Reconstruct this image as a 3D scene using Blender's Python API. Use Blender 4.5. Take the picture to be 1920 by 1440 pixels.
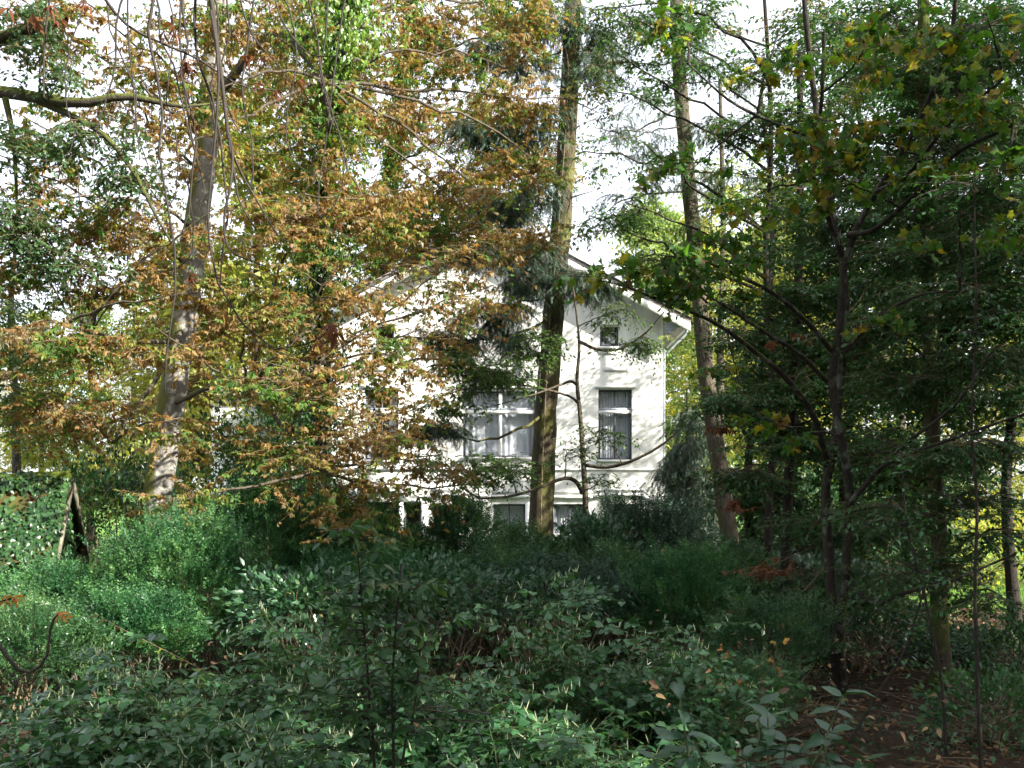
import bpy, math, random
import numpy as np
from mathutils import Matrix, Vector
R_ = math.radians
rng = np.random.default_rng(7)
random.seed(7)
scene = bpy.context.scene
for o in list(bpy.data.objects): bpy.data.objects.remove(o)

# ------------------------------------------------------------------ camera
H, F, CX, HY = 2.6, 1844.0, 960.0, 930.0          # eye height (m), focal length in photo pixels, centre column, horizon row
cam_d = bpy.data.cameras.new("camera"); cam = bpy.data.objects.new("camera", cam_d)
scene.collection.objects.link(cam)
cam.location = (0, 0, H); cam.rotation_euler = (R_(90), 0, 0)
cam_d.sensor_width = 36.0; cam_d.lens = 36.0 * F / 1920.0
cam_d.shift_y = (HY - 720.0) / 1920.0
cam_d.clip_end = 2000; cam_d.clip_start = 0.05
scene.camera = cam

# ------------------------------------------------------------------ sky, sun, exposure
SUN = np.array([0.74, -0.40, 0.54]); SUN /= np.linalg.norm(SUN)
world = bpy.data.worlds.new("World"); scene.world = world; world.use_nodes = True
wn = world.node_tree.nodes; wl = world.node_tree.links; wn.clear()
wo = wn.new("ShaderNodeOutputWorld"); wb = wn.new("ShaderNodeBackground"); ws = wn.new("ShaderNodeTexSky")
ws.sky_type = 'NISHITA'; ws.sun_disc = False
ws.sun_elevation = math.asin(SUN[2]); ws.sun_rotation = math.atan2(SUN[0], SUN[1])
ws.air_density = 1.0; ws.dust_density = 2.5; ws.ozone_density = 1.0
wb.inputs["Strength"].default_value = 0.085
wm = wn.new("ShaderNodeMix"); wm.data_type = 'RGBA'; wm.inputs[0].default_value = 0.6      # thin bright high cloud over the whole sky
wm.inputs[7].default_value = (9.0, 9.2, 9.8, 1); wl.new(ws.outputs[0], wm.inputs[6]); wl.new(wm.outputs[2], wb.inputs["Color"]); wl.new(wb.outputs[0], wo.inputs["Surface"])
sun_d = bpy.data.lights.new("sun", 'SUN'); sun = bpy.data.objects.new("sun", sun_d); scene.collection.objects.link(sun)
sun_d.energy = 5.0; sun_d.angle = R_(0.5); sun_d.color = (1.0, 0.94, 0.84)
sun.rotation_euler = Vector(-SUN).to_track_quat('-Z', 'Y').to_euler(); sun.location = (20, -10, 30)
vs = scene.view_settings
vs.view_transform = 'Standard'; vs.look = 'None'; vs.gamma = 1.0; vs.use_curve_mapping = False
vs.exposure = 1.85
scene.cycles.max_bounces = 4; scene.cycles.diffuse_bounces = 2; scene.cycles.glossy_bounces = 1
scene.cycles.transmission_bounces = 2; scene.cycles.transparent_max_bounces = 4
scene.cycles.use_adaptive_sampling = True; scene.cycles.adaptive_threshold = 0.03

# ------------------------------------------------------------------ helpers
def P(px, py, Y): return np.array([(px - CX) / F * Y, Y, H + (HY - py) / F * Y])
def nz(a): return a / np.maximum(np.linalg.norm(a, axis=-1, keepdims=True), 1e-9)
def ground_z(x, y):
    return 0.10 * np.sin(x * 0.5 + 1.3) * np.sin(y * 0.37) + 0.05 * np.sin(x * 1.3 + y * 0.9)
def link(o, parent=None):
    scene.collection.objects.link(o)
    if parent is not None: o.parent = parent
    return o
def tag(o, label=None, cat=None, group=None, kind=None):
    if label: o["label"] = label
    if cat: o["category"] = cat
    if group: o["group"] = group
    if kind: o["kind"] = kind
    return o
def thing(name, loc, label, cat, group=None, kind=None):
    o = bpy.data.objects.new(name, None); o.location = tuple(float(v) for v in loc); link(o)
    o.empty_display_size = 0.2
    return tag(o, label, cat, group, kind)
def raw_mesh(name, V, faces, smooth=False):
    """V (n,3); faces: list of (m,k) index arrays."""
    me = bpy.data.meshes.new(name)
    V = np.asarray(V, dtype=np.float32)
    faces = [np.asarray(f, dtype=np.int32) for f in faces if len(f)]
    me.vertices.add(len(V)); me.vertices.foreach_set("co", V.ravel())
    loops = np.concatenate([f.ravel() for f in faces]); tot = np.concatenate([np.full(len(f), f.shape[1], dtype=np.int32) for f in faces])
    start = np.concatenate([[0], np.cumsum(tot)[:-1]]).astype(np.int32)
    me.loops.add(len(loops)); me.loops.foreach_set("vertex_index", loops)
    me.polygons.add(len(tot)); me.polygons.foreach_set("loop_start", start)
    me.update(calc_edges=True)
    if smooth: me.shade_smooth()
    return me
def mobj(name, V, faces, mat, parent=None, smooth=False, kind=None, label=None):
    base = np.array(parent_base(parent))
    me = raw_mesh(name, np.asarray(V) - base, faces, smooth)
    o = bpy.data.objects.new(name, me); me.materials.append(mat); link(o, parent)
    if kind: o["kind"] = kind
    if label: o["label"] = label
    return o
def parent_base(p):
    b = np.zeros(3)
    while p is not None:
        b = b + np.array(p.location); p = p.parent
    return b
def box_vf(x0, x1, y0, y1, z0, z1):
    V = np.array([[x, y, z] for z in (z0, z1) for y in (y0, y1) for x in (x0, x1)], dtype=float)
    Fq = np.array([[0, 2, 3, 1], [4, 5, 7, 6], [0, 1, 5, 4], [2, 6, 7, 3], [0, 4, 6, 2], [1, 3, 7, 5]])
    return V, Fq
def boxes(name, bl, mat, parent, kind=None, label=None):
    Vs, Fs, n = [], [], 0
    for b in bl:
        v, f = box_vf(*b); Vs.append(v); Fs.append(f + n); n += 8
    return mobj(name, np.concatenate(Vs), [np.concatenate(Fs)], mat, parent, False, kind, label)
def catmull(pts, K):
    p = np.asarray(pts, dtype=float); n = len(p)
    q = np.vstack([2 * p[0] - p[1], p, 2 * p[-1] - p[-2]])
    t = np.linspace(0, n - 1 - 1e-6, K); i = t.astype(int); f = (t - i)[:, None]
    a, b, c, d = q[i], q[i + 1], q[i + 2], q[i + 3]
    return 0.5 * (2 * b + (c - a) * f + (2 * a - 5 * b + 4 * c - d) * f**2 + (3 * b - 3 * c + d - a) * f**3)
def tubes(paths, radii, S=5, bump=0.0):
    """paths (N,K,3), radii (N,K) -> V, quads"""
    paths = np.asarray(paths, float); radii = np.asarray(radii, float)
    N, K, _ = paths.shape
    T = nz(np.gradient(paths, axis=1))
    ref = np.where(np.abs(T[:, :1, 2:3]) > 0.8, np.array([[[1.0, 0.2, 0]]]), np.array([[[0, 0, 1.0]]]))
    A = nz(np.cross(T, np.broadcast_to(ref, T.shape))); B = np.cross(T, A)
    th = np.linspace(0, 2 * np.pi, S, endpoint=False)
    rr = radii[:, :, None] * np.ones((1, 1, S))
    if bump: rr = rr * (1 + bump * rng.normal(size=rr.shape))
    V = paths[:, :, None] + rr[..., None] * (np.cos(th)[None, None, :, None] * A[:, :, None] + np.sin(th)[None, None, :, None] * B[:, :, None])
    idx = np.arange(N * K * S).reshape(N, K, S)
    a = idx[:, :-1]; b = np.roll(a, -1, axis=2); d = idx[:, 1:]; c = np.roll(d, -1, axis=2)
    return V.reshape(-1, 3), np.stack([a, b, c, d], -1).reshape(-1, 4)
class Acc:                                                   # gathers pieces for one mesh
    def __init__(s): s.V, s.F, s.n = [], {}, 0
    def add(s, V, Fa):
        for f in (Fa if isinstance(Fa, list) else [Fa]):
            s.F.setdefault(f.shape[1], []).append(f + s.n)
        s.V.append(V); s.n += len(V)
    def obj(s, name, mat, parent=None, smooth=False, kind=None, label=None):
        if not s.n: return None
        return mobj(name, np.concatenate(s.V), [np.concatenate(f) for f in s.F.values()], mat, parent, smooth, kind, label)

# ------------------------------------------------------------------ materials
def nodes(name):
    m = bpy.data.materials.new(name); m.use_nodes = True
    n, l = m.node_tree.nodes, m.node_tree.links; n.clear()
    return m, n, l, n.new("ShaderNodeOutputMaterial")
def ramp(n, stops):
    r = n.new("ShaderNodeValToRGB"); e = r.color_ramp.elements
    while len(e) < len(stops): e.new(0.5)
    for k, (p, c) in enumerate(stops):
        e[k].position = p; e[k].color = (*c, 1)
    return r
def leaf_mat(name, stops, transl=0.4, rough=0.5, spec=0.35, nscale=0.6, nw=0.5, tint=(1.25, 1.2, 0.6), spots=None):
    m, n, l, out = nodes(name)
    geo = n.new("ShaderNodeNewGeometry"); oi = n.new("ShaderNodeObjectInfo")
    ad = n.new("ShaderNodeMath"); ad.operation = 'ADD'; l.new(geo.outputs["Random Per Island"], ad.inputs[0]); l.new(oi.outputs["Random"], ad.inputs[1])
    fr = n.new("ShaderNodeMath"); fr.operation = 'FRACT'; l.new(ad.outputs[0], fr.inputs[0])
    no = n.new("ShaderNodeTexNoise"); no.inputs["Scale"].default_value = nscale; no.inputs["Detail"].default_value = 2
    l.new(geo.outputs["Position"], no.inputs["Vector"])
    mr = n.new("ShaderNodeMapRange"); mr.inputs[1].default_value = 0.3; mr.inputs[2].default_value = 0.7; l.new(no.outputs["Fac"], mr.inputs[0])
    mx = n.new("ShaderNodeMix"); mx.inputs[0].default_value = nw; l.new(fr.outputs[0], mx.inputs[2]); l.new(mr.outputs[0], mx.inputs[3])
    rp = ramp(n, stops); l.new(mx.outputs[0], rp.inputs[0])
    col = rp.outputs[0]
    if spots:
        n2 = n.new("ShaderNodeTexNoise"); n2.inputs["Scale"].default_value = spots[1]; l.new(geo.outputs["Position"], n2.inputs["Vector"])
        m2 = n.new("ShaderNodeMapRange"); m2.inputs[1].default_value = 0.55; m2.inputs[2].default_value = 0.68; l.new(n2.outputs["Fac"], m2.inputs[0])
        mc = n.new("ShaderNodeMix"); mc.data_type = 'RGBA'; l.new(m2.outputs[0], mc.inputs[0]); l.new(col, mc.inputs[6]); mc.inputs[7].default_value = (*spots[0], 1)
        col = mc.outputs[2]
    b = n.new("ShaderNodeBsdfPrincipled"); b.inputs["Roughness"].default_value = rough; b.inputs["Specular IOR Level"].default_value = spec
    l.new(col, b.inputs["Base Color"])
    t = n.new("ShaderNodeBsdfTranslucent")
    tc = n.new("ShaderNodeMix"); tc.data_type = 'RGBA'; tc.blend_type = 'MULTIPLY'; tc.inputs[0].default_value = 1.0
    l.new(col, tc.inputs[6]); tc.inputs[7].default_value = (*tint, 1); l.new(tc.outputs[2], t.inputs["Color"])
    ms = n.new("ShaderNodeMixShader"); ms.inputs[0].default_value = transl
    l.new(b.outputs[0], ms.inputs[1]); l.new(t.outputs[0], ms.inputs[2]); l.new(ms.outputs[0], out.inputs[0])
    return m
def bark_mat(name, c1, c2, moss=None, moss_amt=0.5, moss_dir=(-1, 0, 0.2), scale=6.0, stretch=0.25, bump=0.5, lichen=None):
    m, n, l, out = nodes(name)
    geo = n.new("ShaderNodeNewGeometry"); mp = n.new("ShaderNodeMapping"); mp.inputs["Scale"].default_value = (1, 1, stretch)
    l.new(geo.outputs["Position"], mp.inputs["Vector"])
    no = n.new("ShaderNodeTexNoise"); no.inputs["Scale"].default_value = scale * 3; no.inputs["Detail"].default_value = 6; no.inputs["Roughness"].default_value = 0.7
    l.new(mp.outputs[0], no.inputs["Vector"])
    rp = ramp(n, [(0.3, c1), (0.7, c2)]); l.new(no.outputs["Fac"], rp.inputs[0]); col = rp.outputs[0]
    if lichen:
        n3 = n.new("ShaderNodeTexNoise"); n3.inputs["Scale"].default_value = 5; n3.inputs["Detail"].default_value = 5; l.new(geo.outputs["Position"], n3.inputs["Vector"])
        m3 = n.new("ShaderNodeMapRange"); m3.inputs[1].default_value = 0.55; m3.inputs[2].default_value = 0.62; l.new(n3.outputs["Fac"], m3.inputs[0])
        x3 = n.new("ShaderNodeMix"); x3.data_type = 'RGBA'; l.new(m3.outputs[0], x3.inputs[0]); l.new(col, x3.inputs[6]); x3.inputs[7].default_value = (*lichen, 1); col = x3.outputs[2]
    if moss:
        dt = n.new("ShaderNodeVectorMath"); dt.operation = 'DOT_PRODUCT'; l.new(geo.outputs["Normal"], dt.inputs[0]); dt.inputs[1].default_value = moss_dir
        n2 = n.new("ShaderNodeTexNoise"); n2.inputs["Scale"].default_value = 1.6; n2.inputs["Detail"].default_value = 6; l.new(geo.outputs["Position"], n2.inputs["Vector"])
        a = n.new("ShaderNodeMath"); a.operation = 'MULTIPLY_ADD'; l.new(dt.outputs["Value"], a.inputs[0]); a.inputs[1].default_value = 0.35; l.new(n2.outputs["Fac"], a.inputs[2])
        mr = n.new("ShaderNodeMapRange"); mr.inputs[1].default_value = 0.85 - moss_amt * 0.6; mr.inputs[2].default_value = mr.inputs[1].default_value + 0.18; l.new(a.outputs[0], mr.inputs[0])
        mc = n.new("ShaderNodeMix"); mc.data_type = 'RGBA'; l.new(mr.outputs[0], mc.inputs[0]); l.new(col, mc.inputs[6]); mc.inputs[7].default_value = (*moss, 1); col = mc.outputs[2]
    b = n.new("ShaderNodeBsdfPrincipled"); b.inputs["Roughness"].default_value = 0.9; b.inputs["Specular IOR Level"].default_value = 0.15
    l.new(col, b.inputs["Base Color"])
    bp = n.new("ShaderNodeBump"); bp.inputs["Strength"].default_value = min(1.0, bump * 1.5); bp.inputs["Distance"].default_value = 0.06
    l.new(no.outputs["Fac"], bp.inputs["Height"]); l.new(bp.outputs[0], b.inputs["Normal"]); l.new(b.outputs[0], out.inputs[0])
    return m
def plain(name, c1, c2=None, scale=4.0, rough=0.8, bump=0.1, spec=0.3, detail=6, dist=0.02):
    m, n, l, out = nodes(name)
    geo = n.new("ShaderNodeNewGeometry")
    no = n.new("ShaderNodeTexNoise"); no.inputs["Scale"].default_value = scale; no.inputs["Detail"].default_value = detail; no.inputs["Roughness"].default_value = 0.65
    l.new(geo.outputs["Position"], no.inputs["Vector"])
    rp = ramp(n, [(0.32, c1), (0.68, c2 or c1)]); l.new(no.outputs["Fac"], rp.inputs[0])
    b = n.new("ShaderNodeBsdfPrincipled"); b.inputs["Roughness"].default_value = rough; b.inputs["Specular IOR Level"].default_value = spec
    l.new(rp.outputs[0], b.inputs["Base Color"])
    bp = n.new("ShaderNodeBump"); bp.inputs["Strength"].default_value = bump; bp.inputs["Distance"].default_value = dist
    l.new(no.outputs["Fac"], bp.inputs["Height"]); l.new(bp.outputs[0], b.inputs["Normal"]); l.new(b.outputs[0], out.inputs[0])
    return m
def glass_mat():
    m, n, l, out = nodes("window_glass")
    t = n.new("ShaderNodeBsdfTransparent"); t.inputs[0].default_value = (0.9, 0.93, 0.95, 1)
    g = n.new("ShaderNodeBsdfGlossy"); g.inputs["Roughness"].default_value = 0.02
    ms = n.new("ShaderNodeMixShader"); ms.inputs[0].default_value = 0.2
    l.new(t.outputs[0], ms.inputs[1]); l.new(g.outputs[0], ms.inputs[2]); l.new(ms.outputs[0], out.inputs[0])
    return m
def stucco_mat():
    m, n, l, out = nodes("white_stucco")
    geo = n.new("ShaderNodeNewGeometry")
    mp = n.new("ShaderNodeMapping"); mp.inputs["Scale"].default_value = (1.2, 1.2, 0.25); l.new(geo.outputs["Position"], mp.inputs["Vector"])
    no = n.new("ShaderNodeTexNoise"); no.inputs["Scale"].default_value = 2.0; no.inputs["Detail"].default_value = 7; no.inputs["Roughness"].default_value = 0.7
    l.new(mp.outputs[0], no.inputs["Vector"])
    rp = ramp(n, [(0.28, (0.46, 0.46, 0.41)), (0.42, (0.66, 0.66, 0.62)), (0.6, (0.78, 0.78, 0.755))]); l.new(no.outputs["Fac"], rp.inputs[0])
    mp2 = n.new("ShaderNodeMapping"); mp2.inputs["Scale"].default_value = (5.0, 5.0, 0.22); l.new(geo.outputs["Position"], mp2.inputs["Vector"])
    n4 = n.new("ShaderNodeTexNoise"); n4.inputs["Scale"].default_value = 1.0; n4.inputs["Detail"].default_value = 5; l.new(mp2.outputs[0], n4.inputs["Vector"])
    m4 = n.new("ShaderNodeMapRange"); m4.inputs[1].default_value = 0.56; m4.inputs[2].default_value = 0.75; m4.inputs[4].default_value = 0.55; l.new(n4.outputs["Fac"], m4.inputs[0])
    x4 = n.new("ShaderNodeMix"); x4.data_type = 'RGBA'; l.new(m4.outputs[0], x4.inputs[0]); l.new(rp.outputs[0], x4.inputs[6]); x4.inputs[7].default_value = (0.42, 0.43, 0.36, 1); rp = x4
    n2 = n.new("ShaderNodeTexNoise"); n2.inputs["Scale"].default_value = 60; l.new(geo.outputs["Position"], n2.inputs["Vector"])
    b = n.new("ShaderNodeBsdfPrincipled"); b.inputs["Roughness"].default_value = 0.85; b.inputs["Specular IOR Level"].default_value = 0.2
    l.new(rp.outputs[2], b.inputs["Base Color"])
    bp = n.new("ShaderNodeBump"); bp.inputs["Strength"].default_value = 0.2; bp.inputs["Distance"].default_value = 0.01
    l.new(n2.outputs["Fac"], bp.inputs["Height"]); l.new(bp.outputs[0], b.inputs["Normal"]); l.new(b.outputs[0], out.inputs[0])
    return m
M = {}
M['chestnut'] = leaf_mat("chestnut_leaf", [(0.15, (0.05, 0.13, 0.025)), (0.33, (0.09, 0.18, 0.035)), (0.41, (0.24, 0.25, 0.05)), (0.48, (0.20, 0.165, 0.06)), (0.56, (0.27, 0.175, 0.06)), (0.63, (0.16, 0.09, 0.04)), (0.74, (0.32, 0.21, 0.085)), (0.85, (0.26, 0.28, 0.20))], 0.48, 0.55, 0.25, 1.1, 0.62, (1.3, 1.1, 0.5))
M['chestnut2'] = leaf_mat("chestnut_leaf_far", [(0.2, (0.05, 0.13, 0.02)), (0.38, (0.12, 0.20, 0.035)), (0.5, (0.24, 0.21, 0.06)), (0.62, (0.26, 0.14, 0.05)), (0.8, (0.20, 0.11, 0.05))], 0.48, 0.6, 0.25, 0.5, 0.4, (1.3, 1.1, 0.5))
M['orange'] = leaf_mat("orange_leaf", [(0, (0.45, 0.16, 0.04)), (0.5, (0.55, 0.27, 0.07)), (1, (0.42, 0.30, 0.10))], 0.4, 0.6, 0.2)
M['rust'] = leaf_mat("rust_leaf", [(0, (0.09, 0.035, 0.02)), (0.5, (0.16, 0.06, 0.028)), (1, (0.26, 0.12, 0.05))], 0.35, 0.6, 0.2)
M['maple'] = leaf_mat("maple_leaf", [(0.0, (0.035, 0.11, 0.02)), (0.5, (0.06, 0.15, 0.025)), (0.66, (0.14, 0.19, 0.03)), (0.8, (0.30, 0.25, 0.035)), (0.92, (0.24, 0.14, 0.05)), (1.0, (0.30, 0.24, 0.16))], 0.5, 0.5, 0.3, 0.9, 0.35, (1.4, 1.4, 0.5), ((0.12, 0.07, 0.03), 9.0))
M['beech'] = leaf_mat("beech_leaf", [(0.0, (0.02, 0.075, 0.025)), (0.5, (0.035, 0.11, 0.035)), (0.88, (0.05, 0.145, 0.035)), (1.0, (0.18, 0.16, 0.04))], 0.35, 0.36, 0.5, 0.5, 0.3)
M['bronze'] = leaf_mat("hornbeam_leaf", [(0.0, (0.03, 0.10, 0.025)), (0.55, (0.06, 0.14, 0.035)), (0.72, (0.14, 0.14, 0.04)), (0.88, (0.25, 0.12, 0.04)), (1.0, (0.28, 0.22, 0.06))], 0.4, 0.45, 0.4, 0.6, 0.5)
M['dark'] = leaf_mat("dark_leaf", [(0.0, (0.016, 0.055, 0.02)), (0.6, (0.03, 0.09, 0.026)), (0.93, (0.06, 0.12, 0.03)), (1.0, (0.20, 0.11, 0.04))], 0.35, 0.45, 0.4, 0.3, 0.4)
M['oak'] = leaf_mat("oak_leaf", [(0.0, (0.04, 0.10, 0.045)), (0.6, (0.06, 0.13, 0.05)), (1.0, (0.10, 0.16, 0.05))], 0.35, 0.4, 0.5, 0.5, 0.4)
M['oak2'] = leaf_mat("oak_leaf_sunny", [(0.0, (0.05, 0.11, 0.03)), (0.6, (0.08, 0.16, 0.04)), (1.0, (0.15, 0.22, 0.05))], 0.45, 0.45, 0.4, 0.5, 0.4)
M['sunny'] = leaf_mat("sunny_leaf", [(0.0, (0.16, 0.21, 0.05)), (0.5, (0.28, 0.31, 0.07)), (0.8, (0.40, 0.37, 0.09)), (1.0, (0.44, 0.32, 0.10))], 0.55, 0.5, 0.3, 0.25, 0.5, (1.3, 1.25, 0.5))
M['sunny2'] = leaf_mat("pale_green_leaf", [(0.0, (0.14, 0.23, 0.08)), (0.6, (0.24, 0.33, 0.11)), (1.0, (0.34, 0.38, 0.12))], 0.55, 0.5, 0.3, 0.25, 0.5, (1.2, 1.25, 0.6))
M['needle'] = leaf_mat("needle_bluegreen", [(0.0, (0.02, 0.05, 0.035)), (0.6, (0.04, 0.08, 0.05)), (1.0, (0.07, 0.11, 0.06))], 0.15, 0.5, 0.35, 0.8, 0.4)
M['needle2'] = leaf_mat("needle_green", [(0.0, (0.03, 0.07, 0.03)), (0.6, (0.06, 0.12, 0.04)), (1.0, (0.12, 0.17, 0.05))], 0.2, 0.5, 0.3, 0.8, 0.4)
M['box'] = leaf_mat("boxwood_leaf", [(0.1, (0.015, 0.06, 0.022)), (0.55, (0.034, 0.12, 0.04)), (0.85, (0.11, 0.23, 0.06))], 0.3, 0.5, 0.35, 1.5, 0.5)
M['yew'] = leaf_mat("yew_leaf", [(0.1, (0.018, 0.058, 0.025)), (0.55, (0.038, 0.11, 0.038)), (0.9, (0.12, 0.20, 0.055))], 0.25, 0.4, 0.45, 1.2, 0.5)
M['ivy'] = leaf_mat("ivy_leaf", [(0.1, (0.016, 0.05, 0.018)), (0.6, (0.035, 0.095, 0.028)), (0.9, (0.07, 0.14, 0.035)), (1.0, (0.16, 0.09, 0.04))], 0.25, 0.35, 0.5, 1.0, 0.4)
M['ivysun'] = leaf_mat("ivy_leaf_sunlit", [(0.0, (0.05, 0.13, 0.02)), (0.6, (0.12, 0.24, 0.03)), (1.0, (0.22, 0.30, 0.04))], 0.4, 0.4, 0.45, 0.6, 0.4)  # lit copy of the ivy leaf, sunshine put into the colour
M['knot'] = leaf_mat("knotweed_leaf", [(0.0, (0.016, 0.068, 0.022)), (0.5, (0.036, 0.12, 0.042)), (0.85, (0.075, 0.185, 0.065)), (1.0, (0.11, 0.16, 0.04))], 0.35, 0.33, 0.6, 0.8, 0.4)
M['bramble'] = leaf_mat("bramble_leaf", [(0.1, (0.014, 0.055, 0.022)), (0.6, (0.03, 0.09, 0.038)), (0.95, (0.06, 0.135, 0.05))], 0.3, 0.35, 0.55, 0.8, 0.4)
M['cover'] = leaf_mat("ground_cover_leaf", [(0.1, (0.014, 0.05, 0.018)), (0.6, (0.032, 0.09, 0.03)), (0.85, (0.07, 0.14, 0.04)), (0.95, (0.22, 0.13, 0.05))], 0.3, 0.4, 0.45, 0.7, 0.5)
M['glauc'] = leaf_mat("dogwood_leaf", [(0.0, (0.018, 0.065, 0.018)), (0.5, (0.03, 0.085, 0.035)), (1.0, (0.035, 0.085, 0.045))], 0.3, 0.32, 0.45, 2.0, 0.3)
M['flower'] = leaf_mat("flower_spike", [(0, (0.48, 0.58, 0.44)), (1, (0.74, 0.80, 0.70))], 0.4, 0.7, 0.2)
M['fluff'] = leaf_mat("pale_fluff", [(0, (0.62, 0.56, 0.48)), (1, (0.85, 0.80, 0.74))], 0.45, 0.8, 0.1, tint=(1, 1, 1))  # off-white tone for the tufts on the spruce boughs
M['litter'] = leaf_mat("litter_leaf", [(0.1, (0.04, 0.025, 0.016)), (0.4, (0.11, 0.06, 0.032)), (0.6, (0.15, 0.085, 0.04)), (0.78, (0.24, 0.16, 0.08)), (0.95, (0.36, 0.27, 0.10))], 0.15, 0.6, 0.3, 1.0, 0.35)
M['grass'] = leaf_mat("grass_blade", [(0.0, (0.08, 0.18, 0.03)), (1.0, (0.16, 0.28, 0.05))], 0.4, 0.5, 0.3)
M['bark_grey'] = bark_mat("bark_grey_mossy", (0.14, 0.13, 0.115), (0.27, 0.255, 0.23), (0.10, 0.105, 0.025), 0.62, (-1, -0.1, 0.1), 3, 0.6, 0.35, (0.42, 0.42, 0.36))
M['bark_conifer'] = bark_mat("bark_conifer", (0.05, 0.040, 0.028), (0.12, 0.098, 0.065), (0.14, 0.14, 0.045), 0.5, (0.2, -0.3, 0.2), 9, 0.3, 1.0)
M['bark_brown'] = bark_mat("bark_brown", (0.06, 0.05, 0.036), (0.14, 0.12, 0.09), (0.10, 0.105, 0.035), 0.4, (-0.5, 0, 0.3), 6, 0.3, 0.6)
M['bark_dark'] = bark_mat("bark_dark", (0.02, 0.017, 0.014), (0.05, 0.042, 0.034), (0.04, 0.05, 0.015), 0.3, (0.2, 0, 0.6), 8, 0.4, 0.5)
M['bark_lichen'] = bark_mat("bark_lichen", (0.02, 0.017, 0.013), (0.052, 0.045, 0.036), (0.09, 0.11, 0.03), 0.4, (0.4, 0, 0.4), 7, 0.5, 0.5, (0.10, 0.10, 0.08))
M['bark_mossy'] = bark_mat("bark_mossy", (0.045, 0.038, 0.028), (0.09, 0.08, 0.055), (0.075, 0.09, 0.02), 0.75, (0, 0, 0.9), 6, 0.5, 0.5)
M['twig'] = plain("twig", (0.10, 0.075, 0.045), (0.19, 0.15, 0.09), 12, 0.8)
M['twig_y'] = plain("twig_yellowish", (0.22, 0.17, 0.06), (0.34, 0.27, 0.10), 12, 0.7)
M['twig_dark'] = plain("twig_dark", (0.02, 0.016, 0.013), (0.045, 0.035, 0.027), 12, 0.75)
M['cane'] = plain("green_cane", (0.04, 0.07, 0.022), (0.085, 0.10, 0.04), 10, 0.6)
M['stucco'] = stucco_mat(); M['glass'] = glass_mat()
M['trim'] = plain("white_paint", (0.74, 0.74, 0.71), (0.82, 0.82, 0.80), 3, 0.5, 0.05)
M['frame'] = plain("dark_frame_paint", (0.05, 0.055, 0.07), (0.08, 0.085, 0.10), 5, 0.45, 0.05, 0.4)
M['grey_paint_shade'] = plain("blue_grey_paint_shade", (0.30, 0.33, 0.38), (0.38, 0.41, 0.45), 5, 0.5, 0.05)  # blue-grey coat; on eave boards it holds the shade of white siding
M['curtain'] = plain("curtain_cloth", (0.62, 0.63, 0.66), (0.75, 0.75, 0.77), 2, 0.9, 0.05)
M['inside'] = plain("dark_room", (0.05, 0.045, 0.04), (0.08, 0.07, 0.06), 2, 0.9)
M['rooftile'] = plain("slate_roof", (0.12, 0.11, 0.105), (0.24, 0.22, 0.21), 5, 0.7, 0.4)
M['pipe'] = plain("zinc_pipe", (0.16, 0.19, 0.20), (0.26, 0.29, 0.30), 5, 0.5, 0.1, 0.5)
M['mossroof'] = plain("mossy_felt", (0.055, 0.028, 0.018), (0.075, 0.09, 0.018), 2.2, 0.95, 0.8, 0.1, 8, 0.06)
M['oldwood'] = plain("weathered_board", (0.05, 0.05, 0.03), (0.20, 0.19, 0.14), 7, 0.85, 0.4)
M['darkwood'] = plain("dark_boarding", (0.02, 0.018, 0.015), (0.05, 0.042, 0.035), 6, 0.9, 0.4)
M['moss'] = plain("moss_cushion", (0.06, 0.085, 0.015), (0.11, 0.135, 0.025), 14, 1.0, 0.8, 0.05)

# ground: soil and leaf litter, meadow beyond the wood
def ground_mat():
    m, n, l, out = nodes("forest_ground")
    geo = n.new("ShaderNodeNewGeometry")
    no = n.new("ShaderNodeTexNoise"); no.inputs["Scale"].default_value = 9; no.inputs["Detail"].default_value = 9; no.inputs["Roughness"].default_value = 0.75
    l.new(geo.outputs["Position"], no.inputs["Vector"])
    rp = ramp(n, [(0.3, (0.018, 0.014, 0.010)), (0.5, (0.045, 0.031, 0.02)), (0.68, (0.09, 0.06, 0.035)), (0.8, (0.15, 0.10, 0.055))]); l.new(no.outputs["Fac"], rp.inputs[0])
    sp = n.new("ShaderNodeSeparateXYZ"); l.new(geo.outputs["Position"], sp.inputs[0])
    n2 = n.new("ShaderNodeTexNoise"); n2.inputs["Scale"].default_value = 0.5; n2.inputs["Detail"].default_value = 3; l.new(geo.outputs["Position"], n2.inputs["Vector"])
    a = n.new("ShaderNodeMath"); a.operation = 'MULTIPLY_ADD'; l.new(n2.outputs["Fac"], a.inputs[0]); a.inputs[1].default_value = 4.0; l.new(sp.outputs["Y"], a.inputs[2])
    mr = n.new("ShaderNodeMapRange"); mr.inputs[1].default_value = 24.0; mr.inputs[2].default_value = 26.0; l.new(a.outputs[0], mr.inputs[0])
    g = ramp(n, [(0.3, (0.06, 0.13, 0.025)), (0.7, (0.13, 0.23, 0.045))]); l.new(no.outputs["Fac"], g.inputs[0])
    mc = n.new("ShaderNodeMix"); mc.data_type = 'RGBA'; l.new(mr.outputs[0], mc.inputs[0]); l.new(rp.outputs[0], mc.inputs[6]); l.new(g.outputs[0], mc.inputs[7])
    b = n.new("ShaderNodeBsdfPrincipled"); b.inputs["Roughness"].default_value = 0.95; b.inputs["Specular IOR Level"].default_value = 0.1
    l.new(mc.outputs[2], b.inputs["Base Color"])
    bp = n.new("ShaderNodeBump"); bp.inputs["Strength"].default_value = 0.8; bp.inputs["Distance"].default_value = 0.04
    l.new(no.outputs["Fac"], bp.inputs["Height"]); l.new(bp.outputs[0], b.inputs["Normal"]); l.new(b.outputs[0], out.inputs[0])
    return m
M['ground'] = ground_mat()
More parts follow.
